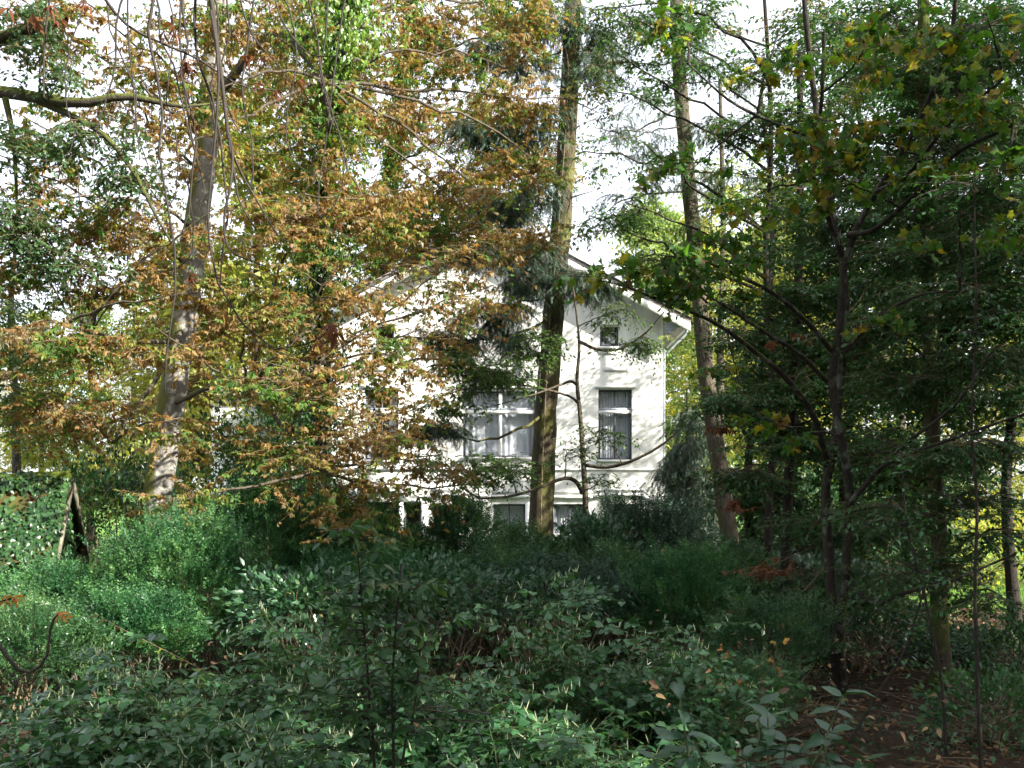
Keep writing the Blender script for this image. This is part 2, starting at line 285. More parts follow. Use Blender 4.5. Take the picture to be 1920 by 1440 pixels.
gx = np.concatenate([[-900, -300, -100, -50], np.linspace(-30, 30, 121), [50, 100, 300, 900]])
gy = np.concatenate([[-300, -80, -30], np.linspace(-10, 50, 121), [70, 110, 300, 900]])
GX, GY = np.meshgrid(gx, gy); GZ = ground_z(GX, GY) * (np.abs(GX) < 45) * (np.abs(GY) < 60)
idx = np.arange(GX.size).reshape(GX.shape)
q = np.stack([idx[:-1, :-1], idx[:-1, 1:], idx[1:, 1:], idx[1:, :-1]], -1).reshape(-1, 4)
g = mobj("ground", np.stack([GX, GY, GZ], -1).reshape(-1, 3), [q], M['ground'], None, True)
tag(g, "dark woodland floor with brown leaf litter running out to a meadow", "ground", None, "structure")

# ------------------------------------------------------------------ leaf shapes (local: y base->tip, z up)
def T_ovate(w=0.5, fold=0.08, droop=0.15):
    V = [[0, 0, 0], [0, .5, -.02], [0, 1, -droop], [-w / 2, .42, fold], [w / 2, .42, fold]]
    return np.array(V), [np.array([[0, 1, 3], [3, 1, 2], [0, 4, 1], [4, 2, 1]])]
def T_fine(w=0.5, fold=0.06, droop=0.2, heart=0.0):
    ys = [0.0, .18, .42, .68, 1.0]; ws = [0.03, .38, .5, .34, 0.0]
    V, Fc = [], []
    for y, h in zip(ys, ws):
        z = -droop * y * y; yy = y
        V += [[-h * w, yy - heart * (.12 if y == .18 else 0), z + fold * (h > .1)], [0, yy, z], [h * w, yy - heart * (.12 if y == .18 else 0), z + fold * (h > .1)]]
    for k in range(4):
        a = 3 * k
        Fc += [[a, a + 1, a + 4, a + 3], [a + 1, a + 2, a + 5, a + 4]]
    return np.array(V), [np.array(Fc)]
def T_palm(n=7, w=0.17, droop=0.35, curl=0.1, seed=0):
    r = np.random.default_rng(seed); V = [[0, 0, 0]]; Fc = []
    for k in range(n):
        a = (k - (n - 1) / 2) / (n - 1) * R_(230) + r.normal() * .08
        L = (1.0 - 0.45 * abs((k - (n - 1) / 2) / ((n - 1) / 2)) ** 1.5) * r.uniform(.8, 1.1)
        d = np.array([math.sin(a), math.cos(a)]); s = np.array([d[1], -d[0]]); dr = droop * r.uniform(.5, 1.6); c = curl * r.normal()
        b = len(V)
        V += [[*(d * .62 * L - s * w * L), -dr * .3 + c], [*(d * L), -dr], [*(d * .62 * L + s * w * L), -dr * .3 - c], [*(d * .5 * L), -dr * .12 + .03]]
        Fc += [[0, b + 3, b], [b, b + 3, b + 1], [0, b + 2, b + 3], [b + 3, b + 2, b + 1]]
    return np.array(V), [np.array(Fc)]
def T_palm_lo(n=5, w=0.16, droop=0.35, seed=0):
    r = np.random.default_rng(seed); V = [[0, 0, 0]]; Fc = []
    for k in range(n):
        a = (k - (n - 1) / 2) / (n - 1) * R_(220) + r.normal() * .1; L = r.uniform(.65, 1.05)
        d = np.array([math.sin(a), math.cos(a)]); s = np.array([d[1], -d[0]]); dr = droop * r.uniform(.4, 1.6); c = .08 * r.normal(); b = len(V)
        V += [[*(d * .62 * L - s * w * L), -dr * .35 + c], [*(d * L), -dr], [*(d * .62 * L + s * w * L), -dr * .35 - c]]
        Fc += [[0, b + 1, b], [0, b + 2, b + 1]]
    return np.array(V), [np.array(Fc)]
def T_maple(seed=0, crumple=0.06):
    r = np.random.default_rng(seed)
    ang = [-150, -120, -95, -72, -52, -38, -24, -12, 0, 12, 24, 38, 52, 72, 95, 120, 150]
    rad = [.30, .42, .58, .46, .80, .52, .55, .78, 1.0, .78, .55, .52, .80, .46, .58, .42, .30]
    V = [[0, 0, 0], [0, .38, .02]]; 
    for a, q_ in zip(ang, rad):
        q_ = q_ * .62; V.append([math.sin(R_(a)) * q_ * 1.05, .36 + math.cos(R_(a)) * q_, -.10 * q_ + crumple * r.normal() - 0.18 * q_ * q_])
    Fc = [[1, k, k + 1] for k in range(2, len(V) - 1)] + [[1, len(V) - 1, 0], [1, 0, 2]]
    return np.array(V), [np.array(Fc)]
def T_lobed(seed=0):
    r = np.random.default_rng(seed)
    w = [.05, .2, .14, .32, .22, .38, .24, .3, .1]; y = [0, .15, .27, .42, .52, .66, .76, .9, 1.0]
    V = []
    for a, b in zip(w, y): V += [[-a * .75, b, .04 * r.normal() - .12 * b * b + .03], [a * .75, b, .04 * r.normal() - .12 * b * b + .03]]
    return np.array(V), [np.array([[2 * k, 2 * k + 1, 2 * k + 3, 2 * k + 2] for k in range(8)])]
def T_spray(n=9, nl=.26, droop=.25, seed=0, flat=.25):
    r = np.random.default_rng(seed); V, Fc = [], []
    def ax(t): return np.array([0.03 * math.sin(5 * t), t, -droop * t * t])
    V += [[-.012, 0, 0], [.012, 0, 0], list(ax(1.0))]; Fc.append([0, 1, 2])
    for k in range(n):
        t = (k + .5) / n; p = ax(t)
        for s in (-1, 1):
            L = nl * (1 - .45 * t) * r.uniform(.8, 1.2)
            tip = p + np.array([s * L * .8, L * .6, -L * flat * r.uniform(-.3, 1.8)])
            b = len(V); V += [list(p + np.array([0, -.034, 0])), list(p + np.array([0, .038, 0])), list(tip)]; Fc.append([b, b + 1, b + 2])
    return np.array(V), [np.array(Fc)]
def T_feather(n=7, nl=.2, w=.11, seed=0):
    """small leafy shoot with oval leaflets in pairs (box, yew)"""
    r = np.random.default_rng(seed); V, Fc = [], []
    V += [[-.01, 0, 0], [.01, 0, 0], [0, 1, 0]]; Fc.append([0, 1, 2])
    for k in range(n):
        t = .15 + .85 * k / (n - 1)
        for s in (-1, 1):
            a = R_(50) + r.normal() * .25; L = nl * (1.1 - .4 * t) * r.uniform(.8, 1.2); up = r.normal() * .5
            d = nz(np.array([s * math.sin(a), math.cos(a), up])); e = nz(np.cross(d, [0, 0, 1]) + 0.4 * r.normal(size=3))
            p = np.array([0, t, 0]); b = len(V)
            V += [list(p), list(p + d * L * .55 + e * w * L * 2), list(p + d * L), list(p + d * L * .55 - e * w * L * 2)]; Fc += [[b, b + 1, b + 2], [b, b + 2, b + 3]]
    return np.array(V), [np.array(Fc)]
def T_spike():
    V = [[0, 0, 0]]; Fc = []
    for k in range(3):
        a = k * 2.1; d = np.array([math.cos(a), math.sin(a)]) * .05
        b = len(V); V += [[d[0], .12, d[1]], [d[0] * .8, .6, d[1] * .8], [0, 1, 0], [-d[0], .12, -d[1]], [-d[0] * .8, .6, -d[1] * .8]]
        Fc += [[0, b, b + 1], [0, b + 1, b + 2], [0, b + 2, b + 4], [0, b + 4, b + 3]]
    return np.array(V), [np.array(Fc)]
def T_fluff(seed=0):
    r = np.random.default_rng(seed); V, Fc = [], []
    for k in range(9):
        d = nz(r.normal(size=3)); e = nz(np.cross(d, r.normal(size=3))) * .16; b = len(V)
        V += [list(d * .1 - e), list(d * .1 + e), list(d * r.uniform(.6, 1.0) + e * .5), list(d * r.uniform(.5, .9) - e * .8)]; Fc += [[b, b + 1, b + 2, b + 3]]
    return np.array(V), [np.array(Fc)]
T = {
    'ovate': [T_ovate(.5), T_ovate(.45, .12, .3), T_ovate(.55, -.04, .1)],
    'heart': [T_fine(.78, .05, .25, 1), T_fine(.72, .1, .15, 1), T_fine(.8, .0, .35, 1)],
    'fine': [T_fine(.48, .07, .25), T_fine(.42, .12, .45), T_fine(.52, .02, .1)],
    'palm': [T_palm(7, .21, .22, .10, 1), T_palm(6, .18, .45, .18, 2), T_palm(6, .22, .15, .08, 3), T_palm(5, .16, .7, .25, 4), T_palm(5, .20, .3, .2, 5)],
    'curl': [T_palm(5, .10, 1.0, .3, 11), T_palm(6, .09, 1.2, .35, 12), T_palm(4, .11, .8, .3, 13)],
    'palmlo': [T_palm_lo(5, .16, .35, 1), T_palm_lo(5, .14, .7, 2), T_palm_lo(6, .15, .5, 3)],
    'maple': [T_maple(1), T_maple(2, .1), T_maple(3, .16), T_maple(4, .04)],
    'lobed': [T_lobed(1), T_lobed(2), T_lobed(3)],
    'spray': [T_spray(12, .30, .25, 1), T_spray(12, .28, .45, 2), T_spray(11, .34, .1, 3)],
    'feather': [T_feather(7, .24, .12, 1), T_feather(6, .26, .12, 2), T_feather(7, .22, .13, 3)],
    'spike': [T_spike()], 'fluff': [T_fluff(1), T_fluff(2)],
}
_lo_mesh = {}
def frames(a, n):
    y = nz(a); x = nz(np.cross(y, n)); z = np.cross(x, y)
    return np.stack([x, y, z], axis=-1)
def leaves(name, kind, pos, axis, normal, size, mat, parent, nobj=0, leafname="leaf", minpx=0.0):
    """leaf-shaped faces at pos; the nobj that show largest become child objects of their own, the rest one mesh of kind stuff."""
    pos = np.asarray(pos, float); N = len(pos)
    if N == 0: return
    size = np.broadcast_to(np.asarray(size, float), (N,)).copy()
    Rm = frames(np.asarray(axis, float), np.asarray(normal, float))
    var = rng.integers(0, len(T[kind]), N)
    own = np.zeros(N, bool)
    if nobj:
        Y = np.maximum(pos[:, 1], .3); px = CX + F * pos[:, 0] / Y; py = HY - F * (pos[:, 2] - H) / Y
        sc = size / Y * ((px > 0) & (px < 1920) & (py > 0) & (py < 1440) & (pos[:, 1] > .5))
        k = np.argsort(-sc)[:nobj]; k = k[sc[k] > 0]; own[k] = True
        base = parent_base(parent)
        for i in k:
            key = (kind, int(var[i]), mat.name)
            if key not in _lo_mesh:
                v, f = T[kind][var[i]]; me = raw_mesh(leafname, v, f); me.materials.append(mat); _lo_mesh[key] = me
            o = bpy.data.objects.new(leafname, _lo_mesh[key]); link(o, parent)
            mt = np.eye(4); mt[:3, :3] = Rm[i] * size[i]; mt[:3, 3] = pos[i] - base
            o.matrix_basis = Matrix(mt.tolist())
    A = Acc()
    for v in range(len(T[kind])):
        s = np.nonzero((var == v) & ~own)[0]
        if not len(s): continue
        tv, tf = T[kind][v]; nv = len(tv)
        V = np.einsum('nij,vj->nvi', Rm[s] * size[s, None, None], tv) + pos[s, None]
        off = (np.arange(len(s)) * nv)[:, None, None]
        A.add(V.reshape(-1, 3), [(f[None] + off).reshape(-1, f.shape[1]) for f in tf])
    return A.obj(name, mat, parent, False, "stuff")

def rand_dirs(n, zmin=-1, zmax=1):
    z = rng.uniform(zmin, zmax, n); a = rng.uniform(0, 2 * np.pi, n); r = np.sqrt(np.maximum(0, 1 - z * z))
    return np.stack([r * np.cos(a), r * np.sin(a), z], -1)
def ell_points(n, c, r, shell=0.5):
    u = rand_dirs(n) * (rng.uniform(0, 1, n) ** (shell))[:, None]
    return np.asarray(c) + u * np.asarray(r)
def bez(p0, p1, K, rise, wig):
    """(N,3)->(N,K,3)"""
    L = np.linalg.norm(p1 - p0, axis=-1, keepdims=True)
    pc = (p0 + p1) / 2 + np.array([0, 0, 1.0]) * rise * L + rng.normal(size=p0.shape) * wig * L
    s = np.linspace(0, 1, K)[None, :, None]
    path = p0[:, None] * (1 - s)**2 + 2 * pc[:, None] * s * (1 - s) + p1[:, None] * s**2
    return path + rng.normal(size=path.shape) * wig * 0.12 * L[:, None] * np.sin(np.pi * s)
def grow_twigs(br, per, tl, zr=(-.5, .4), droop=.3, up=0.0, K=4, s0=.35, fwd=.5):
    """br (N,K,3): per twigs each"""
    N, Kb, _ = br.shape
    i = np.repeat(np.arange(N), per); t = rng.uniform(s0, 1, len(i)) * (Kb - 1.001); k = t.astype(int); f = (t - k)[:, None]
    S = br[i, k] * (1 - f) + br[i, k + 1] * f; Tn = nz(br[i, k + 1] - br[i, k])
    D = nz(rand_dirs(len(i), *zr) + fwd * Tn); L = tl * rng.uniform(.5, 1.2, len(i))
    s = np.linspace(0, 1, K)[None, :, None]
    pth = S[:, None] + D[:, None] * L[:, None, None] * s + np.array([0, 0, -1.0]) * (droop * s**2 - up * s**4) * L[:, None, None]
    return pth + rng.normal(size=pth.shape) * .03 * L[:, None, None] * s
def twig_leaves(tw, per, s0=.15, side=.8, dn=.2, nj=.35, jit=.3, hang=0.0):
    N, K, _ = tw.shape
    i = np.repeat(np.arange(N), per); j = np.tile(np.arange(per), N)
    t = (s0 + (1 - s0) * (j + rng.uniform(0, .9, len(i))) / per) * (K - 1.001); k = t.astype(int); f = (t - k)[:, None]
    p = tw[i, k] * (1 - f) + tw[i, k + 1] * f; Tn = nz(tw[i, k + 1] - tw[i, k])
    lat = nz(np.cross(Tn, np.array([0, 0, 1.0]) + .15 * rng.normal(size=Tn.shape)))
    sg = np.where(j % 2 == 0, 1.0, -1.0)[:, None]
    a = nz(Tn * .6 + lat * sg * side + np.array([0, 0, -1.0]) * dn + rng.normal(size=p.shape) * jit)
    n = nz(np.array([0, 0, 1.0]) + rng.normal(size=p.shape) * nj + hang * lat)
    return p, a, n
def taper(N, K, r0, r1, scale=None):
    r = np.linspace(1, 0, K)[None] * (np.asarray(r0).reshape(-1, 1) - r1) + r1
    return np.broadcast_to(r, (N, K)) if r.shape[0] == 1 else r

def trunk_mesh(name, pts, r0, r1, mat, parent, K=44, S=16, flare=0.5, bump=0.03, label=None):
    c = catmull(pts, K); t = np.linspace(0, 1, K)
    r = r0 + (r1 - r0) * t; r = r * (1 + flare * np.exp(-t * 18))
    V, Fq = tubes(c[None], r[None], S, bump)
    mobj(name, V, [Fq], mat, parent, True, None, label)
    return c
def limb(parent, pts, r0, r1, mat, K=14, S=8, name="limb"):
    c = catmull(pts, K); V, Fq = tubes(c[None], np.linspace(r0, r1, K)[None], S, .04)
    mobj(name, V, [Fq], mat, parent, True); return c
def make_tree(name, label, cat, base, trunk, r0, r1, bark, masses, leaf, lmat, size, tw=7, tl=.6, lpt=6, group=None,
              droop=.3, up=0.0, zr=(-.5, .4), rise=.15, nobj=0, limbs=(), twigmat='twig', leaf_kw=None, shell=.5, br_r=.012,
              flare=.5, auto_limbs=True, limb_r=.35, S=14, tw_r=.004, bump=.03, tw_s0=.35, limb_name="limb", limb_bark=None):
    limb_bark = limb_bark or bark
    root = thing(name, base, label, cat, group)
    skel = []
    tc = None
    if trunk is not None:
        tc = trunk_mesh("trunk", trunk, r0, r1, M[bark], root, S=S, flare=flare, bump=bump); skel.append(tc[len(tc) // 6:])
    for (pts, a, b) in limbs:
        skel.append(limb(root, pts, a, b, M[limb_bark], name=limb_name))
    tw_acc = Acc(); LP, LA, LN, LS = [], [], [], []
    sk0 = np.concatenate(skel)
    for m in masses:
        c, r, n = np.asarray(m['c'], float), np.asarray(m['r'], float), m['n']
        sk = sk0
        if auto_limbs and m.get('limb', True):
            d = np.linalg.norm((sk0 - c) * np.array([1, 1, 1.2]) , axis=1) + .5 * np.maximum(0, (sk0[:, 2] - c[2]) * (1 if rise > 0 else -1) + .3 * np.linalg.norm(sk0[:, :2] - c[:2], axis=1))
            p0 = sk0[np.argmin(d)]
            L = np.linalg.norm(c - p0)
            if L > .5:
                lp = bez(p0[None], (c + (c - p0) / L * min(r.max() * .6, L * .4))[None], 12, rise, .10)
                ra = max(.015, min(limb_r * r0, .014 * L))
                V, Fq = tubes(lp, np.linspace(ra, ra * .3, 12)[None], 7, .05)
                mobj(limb_name, V, [Fq], M[limb_bark], root, True)
                sk = np.concatenate([lp[0][3:], sk0[np.argsort(np.linalg.norm(sk0 - c, axis=1))[:2]]])
        cc = ell_points(n, c, r, shell)
        d = np.linalg.norm(cc[:, None] - sk[None], axis=2) + .4 * np.maximum(0, (sk[None, :, 2] - cc[:, None, 2]) * (1 if rise >= 0 else -1))
        p0 = sk[np.argmin(d, axis=1)]
        br = bez(p0, cc, 7, rise * .6, .12)
        L = np.linalg.norm(cc - p0, axis=1)
        V, Fq = tubes(br, taper(n, 7, np.clip(br_r * L, .005, .03), .003), 4); tw_acc.add(V, Fq)
        mtw, mtl = m.get('tw', tw), m.get('tl', tl)
        t = grow_twigs(br, mtw, mtl, m.get('zr', zr), m.get('droop', droop), m.get('up', up), s0=tw_s0)
        V, Fq = tubes(t, np.broadcast_to(np.linspace(tw_r, tw_r * .5, t.shape[1])[None], t.shape[:2]), 3); tw_acc.add(V, Fq)
        if m.get('lpt', lpt):
            p, a, nn = twig_leaves(t, m.get('lpt', lpt), **(leaf_kw or {}))
            LP.append(p); LA.append(a); LN.append(nn); LS.append(np.full(len(p), m.get('size', size)))
    tw_acc.obj("twigs", M[twigmat], root, True, "stuff")
    if LP:
        LP, LA, LN, LS = map(np.concatenate, (LP, LA, LN, LS))
        leaves("crown", leaf, LP, LA, LN, LS * rng.uniform(.65, 1.2, len(LS)), M[lmat], root, nobj)
    return root
def copy_thing(root, loc, rotz, scale, label, group=None):
    r = root.copy(); scene.collection.objects.link(r); r.location = loc; r.rotation_euler = (0, 0, rotz); r.scale = (scale,) * 3
    if label: r["label"] = label
    if group: r["group"] = group
    for ch in list(root.children):
        c = ch.copy(); scene.collection.objects.link(c); c.parent = r
    return r
def gbase(px, Y): 
    x = (px - CX) / F * Y
    return np.array([x, Y, float(ground_z(x, Y))])
def ms(px, py, Y, r, n, **k): return dict(c=P(px, py, Y), r=r, n=n, **k)

# ================================================================== THE WHITE HOUSE
HYF = 29.5; SCL = F / HYF
def hx(px): return (px - CX) / SCL
def hz(py): return H + (HY - py) / SCL
house = thing("white_house", (hx(932), HYF, 0.0), "white plastered two-storey house with shallow gable behind the trees", "house")
XL, XR, XC = hx(622), hx(1243), hx(932.5)
ZB = -0.1
def roof_z(x): return hz(424) - abs(x - XC) * 0.52 - 0.10       # wall top under the roof slope
openings = []   # x0,x1,z0,z1
def op(px0, py0, px1, py1): openings.append((hx(px0), hx(px1), hz(py1), hz(py0)))
W_up = [(1122, 730, 1185, 862), (684, 730, 747, 862), (868, 733, 1004, 857)]
W_at = [(1125, 612, 1160, 650), (704, 612, 739, 650)]
W_gr = [(925, 945, 985, 1062), (1038, 945, 1100, 1062), (1137, 945, 1197, 1062), (690, 941, 749, 1075), (757, 941, 790, 1075), (813, 946, 862, 1062), (633, 946, 668, 1062)]
for w in W_up + W_at + W_gr: op(*w)
# front wall with openings cut out of it
A = Acc()
xs = sorted(set([XL, XR, XC] + [o[0] for o in openings] + [o[1] for o in openings]))
TH = 0.22
for a, b in zip(xs[:-1], xs[1:]):
    mid = (a + b) / 2
    ops = sorted([(o[2], o[3]) for o in openings if o[0] < mid < o[1]])
    z = ZB
    segs = []
    for z0, z1 in ops: segs.append((z, z, z0, z0)); z = z1
    segs.append((z, z, roof_z(a), roof_z(b)))
    for za, zb, ta, tb in segs:
        A.add(np.array([[a, HYF, za], [b, HYF, zb], [b, HYF, tb], [a, HYF, ta]]), np.array([[0, 1, 2, 3]]))
for x0, x1, z0, z1 in openings:
    y0, y1 = HYF, HYF + TH
    for qd in ([[x0, y0, z0], [x0, y1, z0], [x0, y1, z1], [x0, y0, z1]], [[x1, y0, z0], [x1, y0, z1], [x1, y1, z1], [x1, y1, z0]],
               [[x0, y0, z1], [x0, y1, z1], [x1, y1, z1], [x1, y0, z1]], [[x0, y0, z0], [x1, y0, z0], [x1, y1, z0], [x0, y1, z0]]):
        A.add(np.array(qd), np.array([[0, 1, 2, 3]]))
A.obj("front_wall", M['stucco'], house)
YB = HYF + 11
def quad(name, pts, mat, parent): return mobj(name, np.array(pts), [np.array([list(range(len(pts)))])], mat, parent)
quad("side_wall", [[XR, HYF, ZB], [XR, YB, ZB], [XR, YB, roof_z(XR)], [XR, HYF, roof_z(XR)]], M['stucco'], house)
quad("side_wall", [[XL, YB, ZB], [XL, HYF, ZB], [XL, HYF, roof_z(XL)], [XL, YB, roof_z(XL)]], M['stucco'], house)
mobj("back_wall", np.array([[XL, YB, ZB], [XR, YB, ZB], [XR, YB, roof_z(XR)], [XC, YB, roof_z(XC)], [XL, YB, roof_z(XL)]]), [np.array([[4, 3, 2, 1, 0]])], M['stucco'], house)
boxes("room_partition", [(XL + .05, XR - .05, HYF + 2.2, HYF + 2.3, ZB, roof_z(XR) - .1)], M['inside'], house)
boxes("room_floor", [(XL + .03, XR - .03, HYF + TH + .02, YB - .1, hz(900) - .1, hz(900) + .1)], M['inside'], house)
# roof: two slabs with verge tiles and white bargeboards
OVF, OVS = 0.62, 0.72
def slope_pt(side, s, y, dz): # s distance from ridge in x
    return [XC + side * s, y, hz(424) - s * 0.52 + dz]
SW = (XR - XC) + OVS
for side in (1, -1):
    V = [slope_pt(side, s, y, dz) for y in (HYF - OVF, YB + .4) for s in (0, SW) for dz in (-.06, .06)]
    mobj("roof", np.array(V), [np.array([[0, 1, 3, 2], [4, 6, 7, 5], [1, 5, 7, 3], [0, 2, 6, 4], [2, 3, 7, 6], [0, 4, 5, 1]])], M['rooftile'], house)
    rf = house.children[-1]
    nt = 22
    for k in range(nt):
        s0, s1 = SW * k / nt + .01, SW * (k + 1) / nt + .05
        y0, y1 = HYF - OVF - .04, HYF - OVF + .22
        V = [slope_pt(side, s, y, dz + (.075 if s == s0 else .10)) for y in (y0, y1) for s in (s0, s1) for dz in (0, .028)]
        mobj("verge_tile", np.array(V), [np.array([[0, 1, 3, 2], [4, 6, 7, 5], [1, 5, 7, 3], [0, 2, 6, 4], [2, 3, 7, 6], [0, 4, 5, 1]])], M['rooftile'], rf)
    V = [slope_pt(side, s, y, dz) for y in (HYF - OVF - .03, HYF - OVF + .015) for s in (0.0, SW) for dz in (-.30, -.065)]
    mobj("bargeboard", np.array(V), [np.array([[0, 1, 3, 2], [4, 6, 7, 5], [1, 5, 7, 3], [0, 2, 6, 4], [2, 3, 7, 6], [0, 4, 5, 1]])], M['trim'], house)
    V = [slope_pt(side, s, y, -.11) for y in (HYF - OVF + .02, HYF - .003) for s in (0.0, SW)]
    mobj("soffit", np.array(V), [np.array([[0, 1, 3, 2]])], M['trim'], house)
    # boxed eave with lap boards
    for k in range(6):
        xa = (XR if side > 0 else XL) + side * .004; xb = XC + side * (SW - .02)
        zt = hz(424) - (SW) * .52 + .16 - k * .085
        ln = (xb - xa) * (1 - max(0, k - 1.2) / 5.2)
        if abs(ln) < .06: continue
        yb = HYF - .40
        boxes("eave_board", [(min(xa, xa + ln), max(xa, xa + ln), yb - .012 - .004 * (k % 2), yb + .02, zt - .083, zt)], M['grey_paint_shade'], house)  # white siding, with its bluish shade put into the board colour
    xg = XC + side * (SW + .05)
    cpts = [[xg, HYF - OVF + .1, hz(424) - SW * .52 - .05], [xg, YB, hz(424) - SW * .52 - .05]]
    V, Fq = tubes(np.array([cpts]), np.full((1, 2), .055), 8); mobj("gutter", V, [Fq], M['pipe'], house, True)
    xw = (XR if side > 0 else XL) + side * .09
    dp = catmull([[xg, HYF + .35, hz(424) - SW * .52 - .1], [xg - side * .05, HYF + .35, hz(424) - SW * .52 - .25], [xw + side * .1, HYF + .35, hz(660)], [xw, HYF + .35, hz(690)], [xw, HYF + .35, 0]], 24)
    V, Fq = tubes(dp[None], np.full((1, 24), .045), 8); mobj("downpipe", V, [Fq], M['pipe'], house, True)
# windows
def window(px0, py0, px1, py1, transom=None, mulls=(), curtain=True, sill=True, fr=M['frame'], fw=.055, bars=True, drape=1.0):
    x0, x1, z0, z1 = hx(px0), hx(px1), hz(py1), hz(py0); y = HYF + .11
    bl = [(x0 + .004, x0 + fw, y, y + .07, z0 + .004, z1 - .004), (x1 - fw, x1 - .004, y, y + .07, z0 + .004, z1 - .004),
          (x0 + fw, x1 - fw, y, y + .07, z1 - fw, z1 - .004), (x0 + fw, x1 - fw, y, y + .07, z0 + .004, z0 + fw)]
    wroot = boxes("window", bl, fr, house)
    zt = hz(transom) if transom else None
    xcuts = [x0 + fw] + [hx(m) for m in mulls] + [x1 - fw]
    for m in mulls: boxes("mullion", [(hx(m) - .05, hx(m) + .05, y - .02, y + .06, z0 + fw, z1 - fw)], M['trim'], wroot)
    if zt: boxes("transom_bar", [(x0 + .01, x1 - .01, y - .06, y + .05, zt - .05, zt + .045)], M['trim'], wroot); boxes("transom_rail", [(x0 + .012, x1 - .012, y - .03, y + .04, zt + .047, zt + .12)], M['grey_paint_shade'], wroot)
    zc = [z0 + fw] + ([zt] if zt else []) + [z1 - fw]
    for a, b in zip(xcuts[:-1], xcuts[1:]):
        if bars: boxes("glazing_bar", [((a + b) / 2 - .018, (a + b) / 2 + .018, y + .008, y + .052, z0 + fw, z1 - fw)], fr, wroot)
        for c, d in zip(zc[:-1], zc[1:]):
            quad("pane", [[a, y + .03, c], [b, y + .03, c], [b, y + .03, d], [a, y + .03, d]], M['glass'], wroot)
    if curtain:
        for hs in ((x0, x0 + (x1 - x0) * .5 * drape), (x1 - (x1 - x0) * .5 * drape, x1)):
            n = 40; t = np.linspace(0, 1, n); xx = hs[0] + (hs[1] - hs[0]) * t
            yy = HYF + .32 + .035 * np.sin(t * 38 + rng.uniform(0, 6)) * (.6 + .4 * np.sin(t * 9)) 
            V = np.concatenate([np.stack([xx, yy, np.full(n, z0 - .1)], -1), np.stack([xx, yy * .0 + HYF + .32 + (yy - HYF - .32) * .6, np.full(n, z1 + .1)], -1)])
            i = np.arange(n - 1); mobj("curtain", V, [np.stack([i, i + 1, i + 1 + n, i + n], -1)], M['curtain'], wroot, True)
    if sill: boxes("sill", [(x0 - .05, x1 + .05, HYF - .07, HYF + .10, z0 - .07, z0 + .002)], M['trim'], wroot)
    return wroot
window(*W_up[0], transom=772); window(*W_up[1], transom=772, drape=.6)
window(*W_up[2], transom=772, mulls=(938,), bars=False)
window(*W_at[0], curtain=False, bars=False); window(*W_at[1], curtain=False, bars=False)
for k, w in enumerate(W_gr): window(*w, curtain=(k in (0, 1, 2)), sill=False, bars=(k < 3), transom=1003 if k < 3 else None)
# mouldings
def strip(name, pts, wd, dp, mat=M['trim'], y=HYF):
    for (a, b) in zip(pts[:-1], pts[1:]):
        p, q_ = np.array([hx(a[0]), hz(a[1])]), np.array([hx(b[0]), hz(b[1])]); d = nz(q_ - p); nrm = np.array([-d[1], d[0]]) * wd / 2
        p = p - d * wd * .2; q_ = q_ + d * wd * .2
        c = [p - nrm, q_ - nrm, q_ + nrm, p + nrm]; e = .001 * (int(a[0]) % 3)
        V = [[u[0], yy, u[1]] for yy in (y - dp - e, y + .002) for u in c]
        mobj(name, np.array(V), [np.array([[0, 1, 2, 3], [7, 6, 5, 4], [0, 4, 5, 1], [1, 5, 6, 2], [2, 6, 7, 3], [3, 7, 4, 0]])], mat, house)
hood = [(622, 938), (660, 938), (672, 921), (752, 921), (768, 938), (796, 938), (808, 927), (868, 927), (880, 938), (916, 938), (922, 931), (1112, 931), (1126, 927), (1205, 927), (1218, 938), (1243, 938)]
strip("hood_moulding", hood, .09, .10); strip("hood_moulding", [(a, b - 9) for a, b in hood], .05, .06)
strip("string_course", [(622, 880), (1243, 880)], .05, .05)
for a, b in ((1116, 1191), (678, 753), (862, 1010)): strip("window_head", [(a, 726), (b, 726)], .05, .06)
for a, b in ((1120, 1165), (699, 744)):
    strip("window_head", [(a, 608), (b, 608)], .05, .05); strip("window_apron", [(a + 5, 660), (b - 8, 660)], .14, .03)
    strip("raised_panel", [(a + 12, 583), (b - 10, 583)], .16, .025)
for a, b in ((1133, 1178), (694, 740), (905, 965)): strip("raised_panel", [(a, 692), (b, 692)], .14, .025)
for px in (753, 799, 989):
    boxes("pilaster", [(hx(px - 4 if px != 799 else px - 8), hx(px + 4 if px != 799 else px + 8), HYF - .13, HYF - .003, 0, hz(942))], M['trim'], house)
boxes("plinth", [(XL - .04, XR + .04, HYF - .05, HYF - .002, ZB, hz(1078))], M['grey_paint_shade'], house)
# porch behind the dark openings stays an unlit hall

# small white outbuilding glimpsed beside the house
ob = thing("white_outbuilding", (hx(430) * 1.12, 33.5, 0), "low white wall of an outbuilding glimpsed through chestnut leaves beside the house", "outbuilding")
a0, a1 = (395 - CX) / F * 33.5, (478 - CX) / F * 33.5
boxes("wall", [(a0, a1, 33.5, 37, -.1, 6.0)], M['stucco'], ob)
V = np.array([[a0 - .2, 33.2, 6.0], [a1 + .2, 33.2, 6.0], [a1 + .2, 37.2, 6.0], [a0 - .2, 37.2, 6.0], [a0 - .2, 35.2, 6.9], [a1 + .2, 35.2, 6.9]])
mobj("roof", V, [np.array([[0, 1, 5, 4], [2, 3, 4, 5]]), np.array([[1, 2, 5], [3, 0, 4]])], M['rooftile'], ob)

